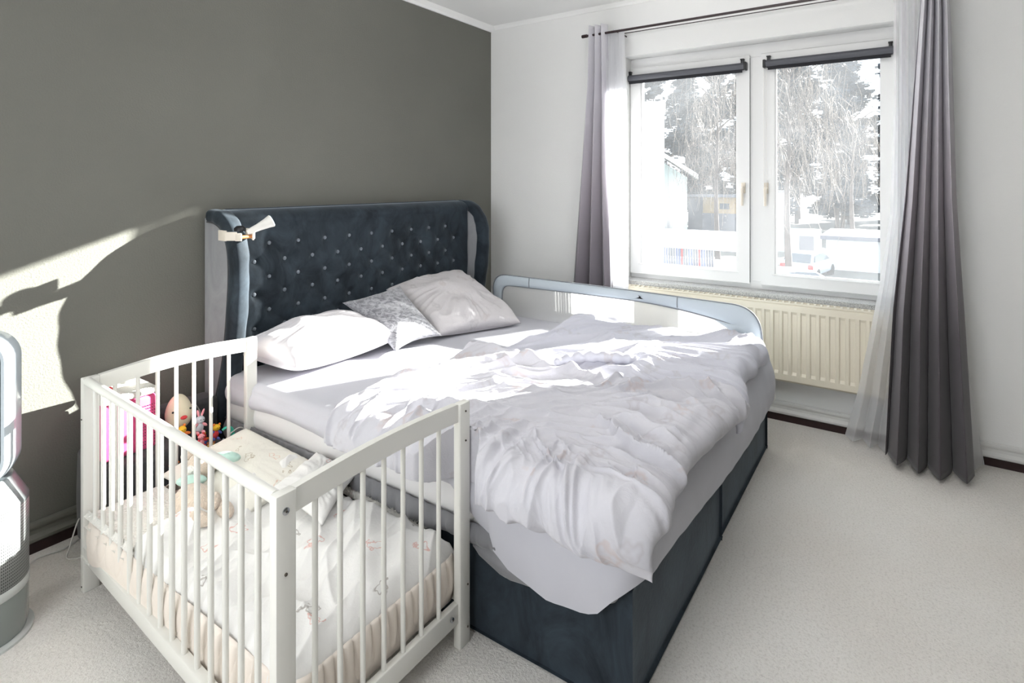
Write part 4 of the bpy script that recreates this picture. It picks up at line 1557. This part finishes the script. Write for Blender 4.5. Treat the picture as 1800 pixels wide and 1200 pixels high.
gl_ = thing('egg_night_light', 'cream egg-shaped bird night light standing on the pouf', 'lamp', (-2.62, -0.24, 0.30))
bm = bmesh.new()
pf = []
for k in range(17):
    a = PI * k / 16
    r_ = 0.052 * math.sin(a) * (1 + 0.16 * math.cos(a)) if 0 < k < 16 else 0.002
    pf.append((r_, 0.475 - 0.075 * math.cos(a)))
add_lathe(bm, pf, -2.628, -0.255, 28)
obj('shell', bm, M['toy_cream'], gl_)
ball('eye', (-2.668, -0.290, 0.49), 0.0045, M['toy_black'], gl_)
ball('eye', (-2.600, -0.300, 0.49), 0.0045, M['toy_black'], gl_)
ball('beak', (-2.632, -0.309, 0.462), (0.014, 0.010, 0.008), M['toy_red'], gl_)
ball('wing', (-2.583, -0.285, 0.458), (0.010, 0.014, 0.012), M['toy_red'], gl_)
tube('stand', [(-2.628, -0.255, 0.298), (-2.628, -0.255, 0.315), (-2.628, -0.255, 0.405)], [0.05, 0.05, 0.02], M['toy_cream'], gl_, 20)
tube('cord', spline([(-2.58, -0.25, 0.44), (-2.56, -0.22, 0.47), (-2.53, -0.2, 0.46), (-2.50, -0.19, 0.40), (-2.49, -0.175, 0.30)], 8), 0.0028, M['cable'], gl_, 6)


def toy(name, lab, x, y, z, s, body, head, ear, extra=None, tilt=0.0, ears='round', holder=None):
    t = thing(name, lab, 'soft toy', (x, y, z))
    m_ = Matrix.Rotation(tilt, 3, 'Y')
    def at(dx, dy, dz):
        v = m_ @ Vector((dx * s, dy * s, dz * s))
        return (x + v.x, y + v.y, z + v.z)
    ball('body', at(0, 0, 0.5), (0.42 * s, 0.36 * s, 0.5 * s), M[body], t, m_, 16, 10)
    h = ball('head', at(0, -0.12, 1.2), (0.38 * s, 0.35 * s, 0.34 * s), M[head], t, m_, 16, 10)
    for sg in (-1, 1):
        if ears == 'long':
            ball('ear', at(sg * 0.2, -0.05, 1.75), (0.11 * s, 0.07 * s, 0.36 * s), M[ear], t, m_ @ Matrix.Rotation(sg * 0.3, 3, 'Y'), 12, 8)
        else:
            ball('ear', at(sg * 0.3, -0.05, 1.48), (0.14 * s, 0.09 * s, 0.15 * s), M[ear], t, m_, 12, 8)
        ball('arm', at(sg * 0.42, -0.18, 0.72), (0.3 * s, 0.13 * s, 0.13 * s), M[extra or body], t, m_ @ Matrix.Rotation(sg * 0.6, 3, 'Y'), 12, 8)
        ball('leg', at(sg * 0.26, -0.32, 0.14), (0.15 * s, 0.32 * s, 0.14 * s), M[extra or body], t, m_, 12, 8)
        ball('eye', at(sg * 0.13, -0.46, 1.26), (0.04 * s, 0.03 * s, 0.04 * s), M['toy_black'], h, None, 8, 6)
    return t


toy('toy_lion', 'small yellow and orange plush lion on the pouf, left of the pile', -2.652, -0.345, 0.375, 0.046, 'toy_orange', 'toy_yellow', 'toy_orange', None, -0.15)
toy('toy_bear', 'tiny brown plush bear with a pale muzzle at the front of the toy pile', -2.642, -0.385, 0.335, 0.036, 'toy_brown', 'toy_brown', 'toy_orange', 'toy_orange')
toy('toy_rabbit', 'pale grey plush bunny with pink ears in the toy pile', -2.585, -0.335, 0.385, 0.048, 'toy_grey', 'toy_grey', 'toy_pink', 'toy_pink', 0.1, 'long')
toy('toy_pig', 'small pink plush toy in the middle of the pile', -2.60, -0.385, 0.345, 0.036, 'toy_pink', 'toy_pink', 'toy_red', 'toy_red')
toy('toy_giraffe', 'tan spotted plush giraffe low in the toy pile', -2.575, -0.395, 0.285, 0.044, 'toy_tan', 'toy_tan', 'toy_brown', 'toy_tan', 0.2)
toy('toy_fox', 'orange and white plush fox at the foot of the toy pile', -2.545, -0.40, 0.262, 0.036, 'toy_orange', 'toy_orange', 'toy_brown', 'toy_cream', -0.4)
toy('toy_parrot', 'red plush parrot with blue wings on the right of the pile', -2.52, -0.34, 0.335, 0.042, 'toy_red', 'toy_yellow', 'toy_orange', 'toy_blue', 0.2)
toy('toy_owl', 'small blue and red plush owl deep in the toy pile', -2.55, -0.32, 0.315, 0.036, 'toy_blue', 'toy_red', 'toy_yellow', 'toy_orange', -0.2)
toy('toy_lamb', 'tiny white and teal plush lamb at the right edge of the pouf', -2.505, -0.38, 0.282, 0.036, 'toy_teal', 'toy_cream', 'toy_grey', 'toy_cream', 0.3)
rt = thing('rattle_ring', 'teal curved teething ring hooked on the toy pile', 'teether', (-2.49, -0.36, 0.33))
pts = [(-2.493 + 0.034 * math.cos(a), -0.385 - 0.008 * math.sin(a), 0.345 + 0.045 * math.sin(a)) for a in [R(-130 + 250 * k / 20) for k in range(21)]]
tube('ring', pts, [0.0045 + 0.0035 * math.sin(PI * k / 20) for k in range(21)], M['toy_teal'], rt, 10)
ball('bead', (-2.515, -0.388, 0.306), 0.011, M['toy_red'], rt)
toy('toy_cat', 'red and white little plush cat at the left foot of the pouf pile', -2.712, -0.39, 0.300, 0.032, 'toy_red', 'toy_cream', 'toy_orange', 'toy_orange')
toy('toy_dog', 'orange little plush dog on the left edge of the pouf behind the bars', -2.69, -0.395, 0.262, 0.032, 'toy_orange', 'toy_cream', 'toy_red', 'toy_red', 0.3)
tube_o = tube('phone_cable', spline([(-2.40, -0.41, 0.0), (-2.395, -0.405, 0.15), (-2.43, -0.40, 0.235), (-2.405, -0.405, 0.33), (-2.43, -0.40, 0.37), (-2.47, -0.395, 0.36), (-2.49, -0.39, 0.34)], 8), 0.0028, M['cable'], None, 6)
tag(tube_o, 'bent white charging cable hanging between the crib and the bed', 'cable')
tc = tube('power_cord', spline([(-3.17, -0.20, 0.005), (-3.08, -0.075, 0.005), (-2.99, -0.085, 0.005), (-2.93, -0.06, 0.005), (-2.89, -0.06, 0.02), (-2.93, -0.08, 0.10), (-2.98, -0.13, 0.03), (-3.0, -0.17, 0.005), (-2.95, -0.20, 0.005), (-2.88, -0.12, 0.006), (-2.80, -0.02, 0.005)], 10), 0.0028, M['cable'], None, 6)
tag(tc, 'thin white cord looping over the carpet between the air purifier and the crib', 'cable')

# ============================================================ AIR PURIFIER
FXC, FYC = -3.315, -0.40
fan = thing('air_purifier', 'silver bladeless fan air purifier at the left edge beside the grey wall', 'air purifier', (FXC, FYC, 0))
tube('foot_plate', [(FXC, FYC, 0.0), (FXC, FYC, 0.008), (FXC, FYC, 0.012)], [0.142, 0.142, 0.135], M['fan_grey'], fan, 48)
bm = bmesh.new()
add_lathe(bm, [(0.124, 0.013), (0.128, 0.03), (0.1285, 0.12), (0.1285, 0.15)], FXC, FYC, 56)
obj('clear_base', bm, M['fan_smoke'], fan, True, 50)
bm = bmesh.new()
add_lathe(bm, [(0.1285, 0.150), (0.1305, 0.153), (0.1305, 0.178), (0.129, 0.18)], FXC, FYC, 56)
obj('lower_ring', bm, M['fan_grey'], fan, True, 40)
# perforated shroud with uv
nU, nV = 96, 2
V = []
for k in range(nV):
    z = 0.18 + 0.25 * k
    for i in range(nU + 1):
        a = 2 * PI * i / nU
        V.append((FXC + 0.1285 * math.cos(a), FYC + 0.1285 * math.sin(a), z))
F = [(i, i + 1, nU + 1 + i + 1, nU + 1 + i) for i in range(nU)]
sh = obj('perforated_shroud', (V, F), M['perf'], fan)
uv = sh.data.uv_layers.new(name='uv')
for poly in sh.data.polygons:
    for li in poly.loop_indices:
        vi = sh.data.loops[li].vertex_index
        uv.data[li].uv = ((vi % (nU + 1)) / nU * 1.6, (vi // (nU + 1)) * 0.42)
m_ = sh.modifiers.new('t', 'SOLIDIFY')
m_.thickness = 0.003
bm = bmesh.new()
add_lathe(bm, [(0.129, 0.429), (0.129, 0.436), (0.092, 0.512), (0.088, 0.516), (0.02, 0.518)], FXC, FYC, 56)
obj('collar', bm, M['fan_silver'], fan, True, 40)
# the loop amplifier: a tall rounded ring, faces turned towards the room
hh0, hh1, hw = 0.500, 0.985, 0.098
path = []
rc = 0.088
dirx = Vector((0.83, -0.56, 0)).normalized()
cenx = Vector((FXC, FYC, 0))
for (cx_, cz_, a0) in ((hw - rc, hh1 - rc, 0), (-(hw - rc), hh1 - rc, 90), (-(hw - rc), hh0 + rc, 180), (hw - rc, hh0 + rc, 270)):
    for k in range(13):
        a = R(a0 + 90 * k / 12)
        path.append((cx_ + rc * math.cos(a), cz_ + rc * math.sin(a)))
dn = Vector((dirx.y, -dirx.x, 0)) * -1
if dn.y > 0:
    dn = -dn


def ring_section(scale_off, prof_):
    bm = bmesh.new()
    rings = []
    N = len(path)
    for i in range(N):
        a = Vector(path[i - 1]); b = Vector(path[(i + 1) % N]); p = Vector(path[i])
        t = (b - a).normalized()
        nr = Vector((t.y, -t.x))
        ring = []
        for (o_, d_) in prof_:
            q = p + nr * o_
            ring.append(bm.verts.new(cenx + dirx * q.x + dn * d_ + Vector((0, 0, q.y))))
        rings.append(ring)
    m__ = len(prof_)
    for i in range(N):
        A, B_ = rings[i], rings[(i + 1) % N]
        for k in range(m__):
            bm.faces.new((A[k], A[(k + 1) % m__], B_[(k + 1) % m__], B_[k]))
    return bm


obj('air_loop', ring_section(0, [(0.0, -0.05), (0.006, 0.0), (0.0, 0.045), (-0.008, 0.055), (-0.018, 0.052), (-0.026, 0.0), (-0.022, -0.05), (-0.010, -0.056)]), M['fan_white'], fan, True, 50)
obj('inner_lip', ring_section(0, [(-0.022, 0.046), (-0.026, 0.052), (-0.030, 0.045), (-0.029, -0.045), (-0.024, -0.045)]), M['fan_silver'], fan, True, 50)

# ============================================================ OUTSIDE
GZ = -4.0
gr = box('ground', 0.5, 160, -70, 90, GZ - 0.3, GZ, M['ext_ground'])
struct(gr)


def CP(px, t, z=GZ):
    """point on the ray through photo column px at forward distance t"""
    ya = R(34.4)
    u = (px - 900) / 1000.0
    return Vector((-3.852 + t * (math.cos(ya) + u * math.sin(ya)), -2.852 + t * (math.sin(ya) - u * math.cos(ya)), z))


def zrow(py, t):
    return 1.47 - (py - 321) / 1000.0 * t


def footprint(px, t, wide, deep):
    """corners of a building whose right-hand corner shows at column px; it runs back along the view and to the left"""
    p = CP(px, t)
    d = Vector((p.x + 3.852, p.y + 2.852, 0)).normalized()
    l = Vector((-d.y, d.x, 0))
    return p, d, l


def building(name, kind_mat, px, t, wide, deep, z0, z1, parent):
    p, d, l = footprint(px, t, wide, deep)
    c4 = [p, p + d * deep, p + d * deep + l * wide, p + l * wide]
    return obj(name, prism([(q.x, q.y) for q in c4], 'z', z0, z1), kind_mat, parent, False)


# tall white building, only its edge shows
p = CP(1168, 40)
tb = thing('white_building', 'tall bright white building at the left edge of the view outside', 'building', (p.x, p.y + 4, GZ))
building('wall', M['ext_white'], 1168, 40, 12, 5, GZ, zrow(182, 40), tb)
building('roof_edge', M['ext_roof'], 1170, 39.8, 12.2, 5.3, zrow(182, 40), zrow(178, 40), tb)
p, d, l = footprint(1208, 47, 8, 9)
hs = thing('gabled_house', 'pale house with a white sloping roof edge seen through the left pane', 'house', (p.x, p.y, GZ))
zE = zrow(322, 47)


def slab_along(name, pts2, dep0, dep1, material, parent):
    """outline given as (left distance, height) pushed back along the view"""
    bm = bmesh.new()
    A = [bm.verts.new(p + l * a + d * dep0 + Vector((0, 0, z_ - GZ))) for a, z_ in pts2]
    B_ = [bm.verts.new(p + l * a + d * dep1 + Vector((0, 0, z_ - GZ))) for a, z_ in pts2]
    n_ = len(A)
    for k in range(n_):
        bm.faces.new((A[k], A[(k + 1) % n_], B_[(k + 1) % n_], B_[k]))
    bm.faces.new(A[::-1])
    bm.faces.new(B_)
    return obj(name, bm, material, parent, False)


slab_along('wall', [(0, GZ), (0, zE + 0.5), (4.5, zE + 3.4), (9, zE + 0.5), (9, GZ)], 0, 9, M['ext_grey_green'], hs)
slab_along('roof', [(-0.85, zE + 0.35), (4.5, zE + 3.9), (4.5, zE + 4.25), (-0.85, zE + 0.75)], -0.9, 9.5, M['ext_roof'], hs)
slab_along('roof', [(9.85, zE + 0.35), (4.5, zE + 3.9), (4.5, zE + 4.25), (9.85, zE + 0.75)], -0.9, 9.5, M['ext_roof'], hs)
slab_along('window', [(1.2, GZ + 1.4), (2.2, GZ + 1.4), (2.2, GZ + 2.6), (1.2, GZ + 2.6)], -0.03, 0.1, M['car_glass'], hs)
# ochre hut
p = CP(1300, 52)
ht = thing('wooden_hut', 'ochre wooden hut with a small dark window below the trees', 'hut', (p.x, p.y + 1, GZ))
gzh = zrow(385, 52)
box('wall', p.x, p.x + 3, p.y, p.y + 3.3, gzh - 3, zrow(347, 52), M['ext_orange'], ht)
box('side_shed', p.x + 0.3, p.x + 3, p.y + 3.3, p.y + 4.8, gzh - 3, zrow(349, 52), M['ext_dark'], ht)
box('roof', p.x - 0.5, p.x + 3.4, p.y - 0.3, p.y + 5.2, zrow(347, 52), zrow(343, 52), M['ext_dark'], ht)
box('window', p.x - 0.05, p.x + 0.05, p.y + 0.9, p.y + 1.75, zrow(368, 52), zrow(358, 52), M['car_glass'], ht)
box('plinth', p.x - 0.2, p.x + 3, p.y - 0.2, p.y + 3.3, gzh - 3, zrow(376, 52), M['ext_dark'], ht)
# white garage right
p = CP(1560, 36)
p2 = CP(1452, 36)
gg = thing('white_garage', 'low white garage with a flat grey roof seen through the right pane', 'garage', (p.x, (p.y + p2.y) / 2, GZ))
zt_ = zrow(420, 36)
box('wall', p2.x, p2.x + 6, p.y - 1.5, p2.y, GZ, zt_, M['ext_white'], gg)
box('roof', p2.x - 0.35, p2.x + 6.3, p.y - 1.8, p2.y + 0.3, zt_, zrow(413, 36), M['ext_dark'], gg)
p = CP(1418, 44)
g2 = thing('garden_shed', 'dim grey shed half hidden behind the parked car', 'shed', (p.x, p.y, GZ))
box('wall', p.x, p.x + 4, p.y - 0.6, p.y + 2.5, GZ, zrow(408, 44), M['ext_grey_green'], g2)
box('door', p.x - 0.04, p.x, p.y - 0.5, p.y + 0.5, GZ, zrow(415, 44), M['ext_dark'], g2)
p = CP(1372, 46)
g3 = thing('pane_reflection_block', 'pale blue-grey upright block in place of a reflection in the right pane', 'hut', (p.x, p.y, GZ))
box('wall', p.x, p.x + 1, p.y - 0.35, p.y + 0.6, GZ, zrow(338, 46), M['toy_grey'], g3)  # block shaped and coloured like a pale reflection in the pane
box('roof', p.x - 0.1, p.x + 1.1, p.y - 0.45, p.y + 0.7, zrow(338, 46), zrow(335, 46), M['ext_dark'], g3)
# white terrace wall with railing
p = CP(1240, 27)
tr_ = thing('terrace_railing', 'white terrace parapet with dark railing posts below the gabled house', 'railing', (p.x, p.y, GZ))
pa, pb_ = CP(1162, 27), CP(1300, 27)
box('parapet', pa.x, pa.x + 0.3, pb_.y - 1, pa.y + 2.5, zrow(431, 27), zrow(402, 27), M['ext_white'], tr_)
box('handrail', pa.x - 0.02, pa.x + 0.05, pb_.y - 1, pa.y + 2, zrow(434, 27), zrow(431, 27), M['ext_white'], tr_)
for k in range(20):
    q = CP(1170 + 5.2 * k, 27)
    box('rail_post', pa.x, pa.x + 0.06, q.y - 0.035, q.y + 0.035, zrow(470, 27), zrow(433, 27), M['rail_blue'] if k % 5 < 2 else M['ext_dark'] if k % 7 else M['toy_red'], tr_)
box('low_wall', pa.x + 0.4, pa.x + 0.7, pb_.y - 1, pa.y + 2.5, GZ, zrow(452, 27), M['ext_white'], tr_)


def car(name, lab, px, t, yaw, s=1.0, material=None):
    root = thing(name, lab, 'car', (0, 0, 0))
    m_ = material or M['car_paint']
    L_, W_, H_ = 4.4 * s, 1.8 * s, 1.5 * s
    side = [(-2.15, 0.28), (-2.2, 0.7), (-2.05, 0.92), (-1.9, 0.98), (-1.45, 1.42), (-0.6, 1.5), (0.35, 1.44), (1.05, 0.98), (1.95, 0.82), (2.18, 0.6), (2.2, 0.3)]
    b1 = prism([(a * s, b * s) for a, b in side], 'y', -W_ / 2, W_ / 2)
    for v in b1.verts:
        if v.co.z > 0.95 * s:
            v.co.y *= 0.80
    bevel_all(b1, 0.05)
    obj('body', b1, m_, root, True, 35)
    gside = [(-1.74, 1.02), (-1.40, 1.37), (-0.6, 1.44), (0.3, 1.38), (0.88, 1.02)]
    for sg in (-1, 1):
        b2 = prism([(a * s, b * s) for a, b in gside], 'y', sg * 0.72 * s, sg * 0.86 * s)
        for v in b2.verts:
            if v.co.z > 1.1 * s:
                v.co.y *= 0.87
        obj('side_window', b2, M['car_glass'], root, False)
    b3 = bmesh.new()
    q = [b3.verts.new((x * s, y * s, z * s)) for x, y, z in ((-1.93, -0.66, 0.99), (-1.93, 0.66, 0.99), (-1.50, 0.58, 1.41), (-1.50, -0.58, 1.41))]
    b3.faces.new(q)
    ext_ = bmesh.ops.extrude_face_region(b3, geom=b3.faces[:])
    for v in [e for e in ext_['geom'] if isinstance(e, bmesh.types.BMVert)]:
        v.co += Vector((-0.03, 0, 0.02))
    obj('rear_window', b3, M['car_glass'], root, False)
    for xx in (-1.35, 1.35):
        for sg in (-1, 1):
            b4 = bmesh.new()
            add_tube(b4, [(xx * s, sg * 0.66 * s, 0.32 * s), (xx * s, sg * 0.91 * s, 0.32 * s)], 0.32 * s, 20)
            obj('wheel', b4, M['tyre'], root, True, 50)
    for sg in (-1, 1):
        b5 = bmesh.new()
        add_box(b5, -2.22 * s, -2.05 * s, (sg * 0.74 - 0.13) * s, (sg * 0.74 + 0.13) * s, 0.66 * s, 0.9 * s, 0.02)
        obj('tail_light', b5, M['red_light'], root, True, 50)
    p_ = CP(px, t)
    for ch in root.children:
        ch.matrix_parent_inverse = Matrix.Identity(4)
    root.location = p_
    root.rotation_euler = (0, 0, R(yaw))
    return root


car('car', 'silver estate car parked in front of the white garage', 1422, 33.5, -10)
car('car', 'dark-windowed pale car in front, its roof just above the window frame', 1405, 26.5, -48, 1.0)


def tree_mesh(seed, h, rad, kind):
    rng = random.Random(seed)
    tb_, fb = bmesh.new(), bmesh.new()
    add_tube(tb_, [(0, 0, 0), (rng.uniform(-.2, .2), rng.uniform(-.2, .2), h * 0.5), (rng.uniform(-.3, .3), 0, h * 0.97)], [0.22, 0.16, 0.04], 8)
    nb = 46
    V, F = [], []
    for k in range(nb):
        if kind == 'pine':
            z = h * rng.uniform(0.14, 0.99)
            rr_ = rad * (1.05 - abs(z / h - 0.5) * 1.5) * rng.uniform(0.5, 1)
        else:
            z = h * rng.uniform(0.12, 0.99)
            rr_ = rad * (1.05 - z / h) * rng.uniform(0.6, 1.05) + 0.2
        rr_ = max(0.4, rr_)
        a = rng.uniform(0, 2 * PI)
        tip = Vector((rr_ * math.cos(a), rr_ * math.sin(a), z + (0.25 if kind == 'pine' else -0.25) * rr_))
        add_tube(tb_, [(0, 0, z), tuple((Vector((0, 0, z)) + tip) / 2), tuple(tip)], [0.05, 0.03, 0.012], 4)
        for j in range(105):
            f = rng.uniform(0.25, 1.08)
            c_ = Vector((0, 0, z)).lerp(tip, f) + Vector((rng.gauss(0, .32), rng.gauss(0, .32), rng.gauss(0, .2)))
            q = Matrix.Rotation(rng.uniform(0, 6.28), 3, 'Z') @ Matrix.Rotation(rng.uniform(0, 3.1), 3, 'X')
            s_ = rng.uniform(0.18, 0.42)
            i0 = len(V)
            for vx, vy in ((-1, -.35), (1, -.35), (1, .35), (-1, .35)):
                V.append(tuple(c_ + q @ Vector((vx * s_, vy * s_, 0))))
            F.append((i0, i0 + 1, i0 + 2, i0 + 3))
    return tb_, (V, F)


def make_tree(seed, h, rad, kind, material, label, name):
    t = thing(name, label, 'tree', (0, 0, GZ), 'trees beyond the yard')
    tb_, fb = tree_mesh(seed, h, rad, kind)
    a = obj('trunk', tb_, M['bark'], t)
    b = obj('crown', fb, material, t, False)
    a.matrix_parent_inverse = Matrix.Identity(4)
    b.matrix_parent_inverse = Matrix.Identity(4)
    return t


def dup(t, loc, rz, sc):
    r_ = t.copy()
    COL.objects.link(r_)
    for ch in t.children:
        c_ = ch.copy()
        COL.objects.link(c_)
        c_.parent = r_
    r_.location = loc
    r_.rotation_euler = (0, 0, rz)
    r_.scale = (sc, sc, sc)
    return r_


protos = [make_tree(1, 18, 3.2, 'pine', M['needles'], 'x', 'pine_tree'),
          make_tree(2, 19, 3.0, 'spruce', M['needles_blue'], 'x', 'spruce_tree'),
          make_tree(3, 15, 3.2, 'pine', M['rust_leaf'], 'x', 'autumn_tree')]
rng = random.Random(77)
KIND = ['dark green pine', 'bluish spruce', 'rusty brown autumn tree']
ORD = ['first', 'second', 'third', 'fourth', 'fifth', 'sixth', 'seventh', 'eighth', 'ninth']
ROWN = ['front row', 'second row', 'third row', 'rearmost row']
used = [False] * 3
for row, (t, off_) in enumerate(((58, 0), (66, 0.5), (75, 0.15), (85, 0.6))):
    stp = 7.2 * 1000 / t
    px = 1095 + off_ * stp
    n_in = 0
    while px < 1680:
        k = [0, 1, 2, 0, 1, 0, 1, 2][(n_in * 3 + row * 5) % 8]
        sc = (1.02 + 0.10 * rng.random()) * (0.92 if px < 1300 else 1.02) * (t / 62) ** 0.6
        if k == 2:
            sc *= 0.85
        p_ = CP(px + rng.uniform(-6, 6), t + rng.uniform(-0.6, 0.6))
        if not used[k]:
            used[k] = True
            o = protos[k]
            o.location = p_
            o.scale = (sc, sc, sc)
        else:
            o = dup(protos[k], p_, rng.uniform(0, 6.28), sc)
        o['label'] = '%s, %s tree from the left in the %s of the wood' % (KIND[k], ORD[n_in], ROWN[row])
        n_in += 1
        px += stp


def birch(px, t, h, spread, seed, label, ntw=170):
    rng = random.Random(seed)
    p0 = CP(px, t)
    tr = thing('birch_tree', label, 'tree', p0)
    bmt, bmb = bmesh.new(), bmesh.new()
    add_tube(bmt, spline([p0, p0 + Vector((0.1, 0.15, h * 0.35)), p0 + Vector((-0.1, 0.0, h * 0.7)), p0 + Vector((0.1, 0.1, h))], 5), [0.20 - 0.18 * k / 15 for k in range(16)], 10)
    V, F = [], []
    for k in range(ntw):
        z = h * rng.uniform(0.45, 1.0)
        a = rng.uniform(0, 2 * PI)
        L_ = spread * rng.uniform(0.35, 1.0)
        s0 = p0 + Vector((0, 0, z))
        m1 = s0 + Vector((math.cos(a) * L_ * 0.55, math.sin(a) * L_ * 0.55, 0.5 + 0.2 * L_))
        e1 = s0 + Vector((math.cos(a) * L_, math.sin(a) * L_, 0.1))
        if k % 4 == 0:
            add_tube(bmt, spline([s0, m1, e1], 4), [0.045, 0.04, 0.036, 0.03, 0.026, 0.022, 0.018, 0.015, 0.012], 5)
        for q in range(2):
            st = m1.lerp(e1, rng.random())
            dr = rng.uniform(1.2, 3.6)
            pts = spline([st, st + Vector((rng.gauss(0, .2), rng.gauss(0, .2), -dr * 0.4)), st + Vector((rng.gauss(0, .35), rng.gauss(0, .35), -dr))], 4)
            add_tube(bmb, pts, 0.011, 3, False)
            for w_ in range(14):
                c_ = pts[rng.randrange(len(pts))] + Vector((rng.gauss(0, .12), rng.gauss(0, .12), rng.gauss(0, .15)))
                qq = Matrix.Rotation(rng.uniform(0, 6.28), 3, 'Z') @ Matrix.Rotation(rng.uniform(0, 3.1), 3, 'X')
                i0 = len(V)
                for vx, vy in ((-1, 0), (0, -.6), (1, 0), (0, .6)):
                    V.append(tuple(c_ + qq @ Vector((vx * 0.035, vy * 0.035, 0))))
                F.append((i0, i0 + 1, i0 + 2, i0 + 3))
    obj('trunk', bmt, M['bark'], tr)
    obj('twigs', bmb, M['twig'], tr)
    obj('leaves', (V, F), M['twig'], tr, False)


birch(1388, 30, 11.5, 3.6, 5, 'birch with drooping pale twigs in front of the wood, right pane', 190)
birch(1262, 38, 12.5, 3.6, 6, 'birch with drooping pale twigs and few leaves, left pane', 170)
birch(1500, 46, 12.0, 3.4, 7, 'slim pale birch standing behind the white garage', 120)
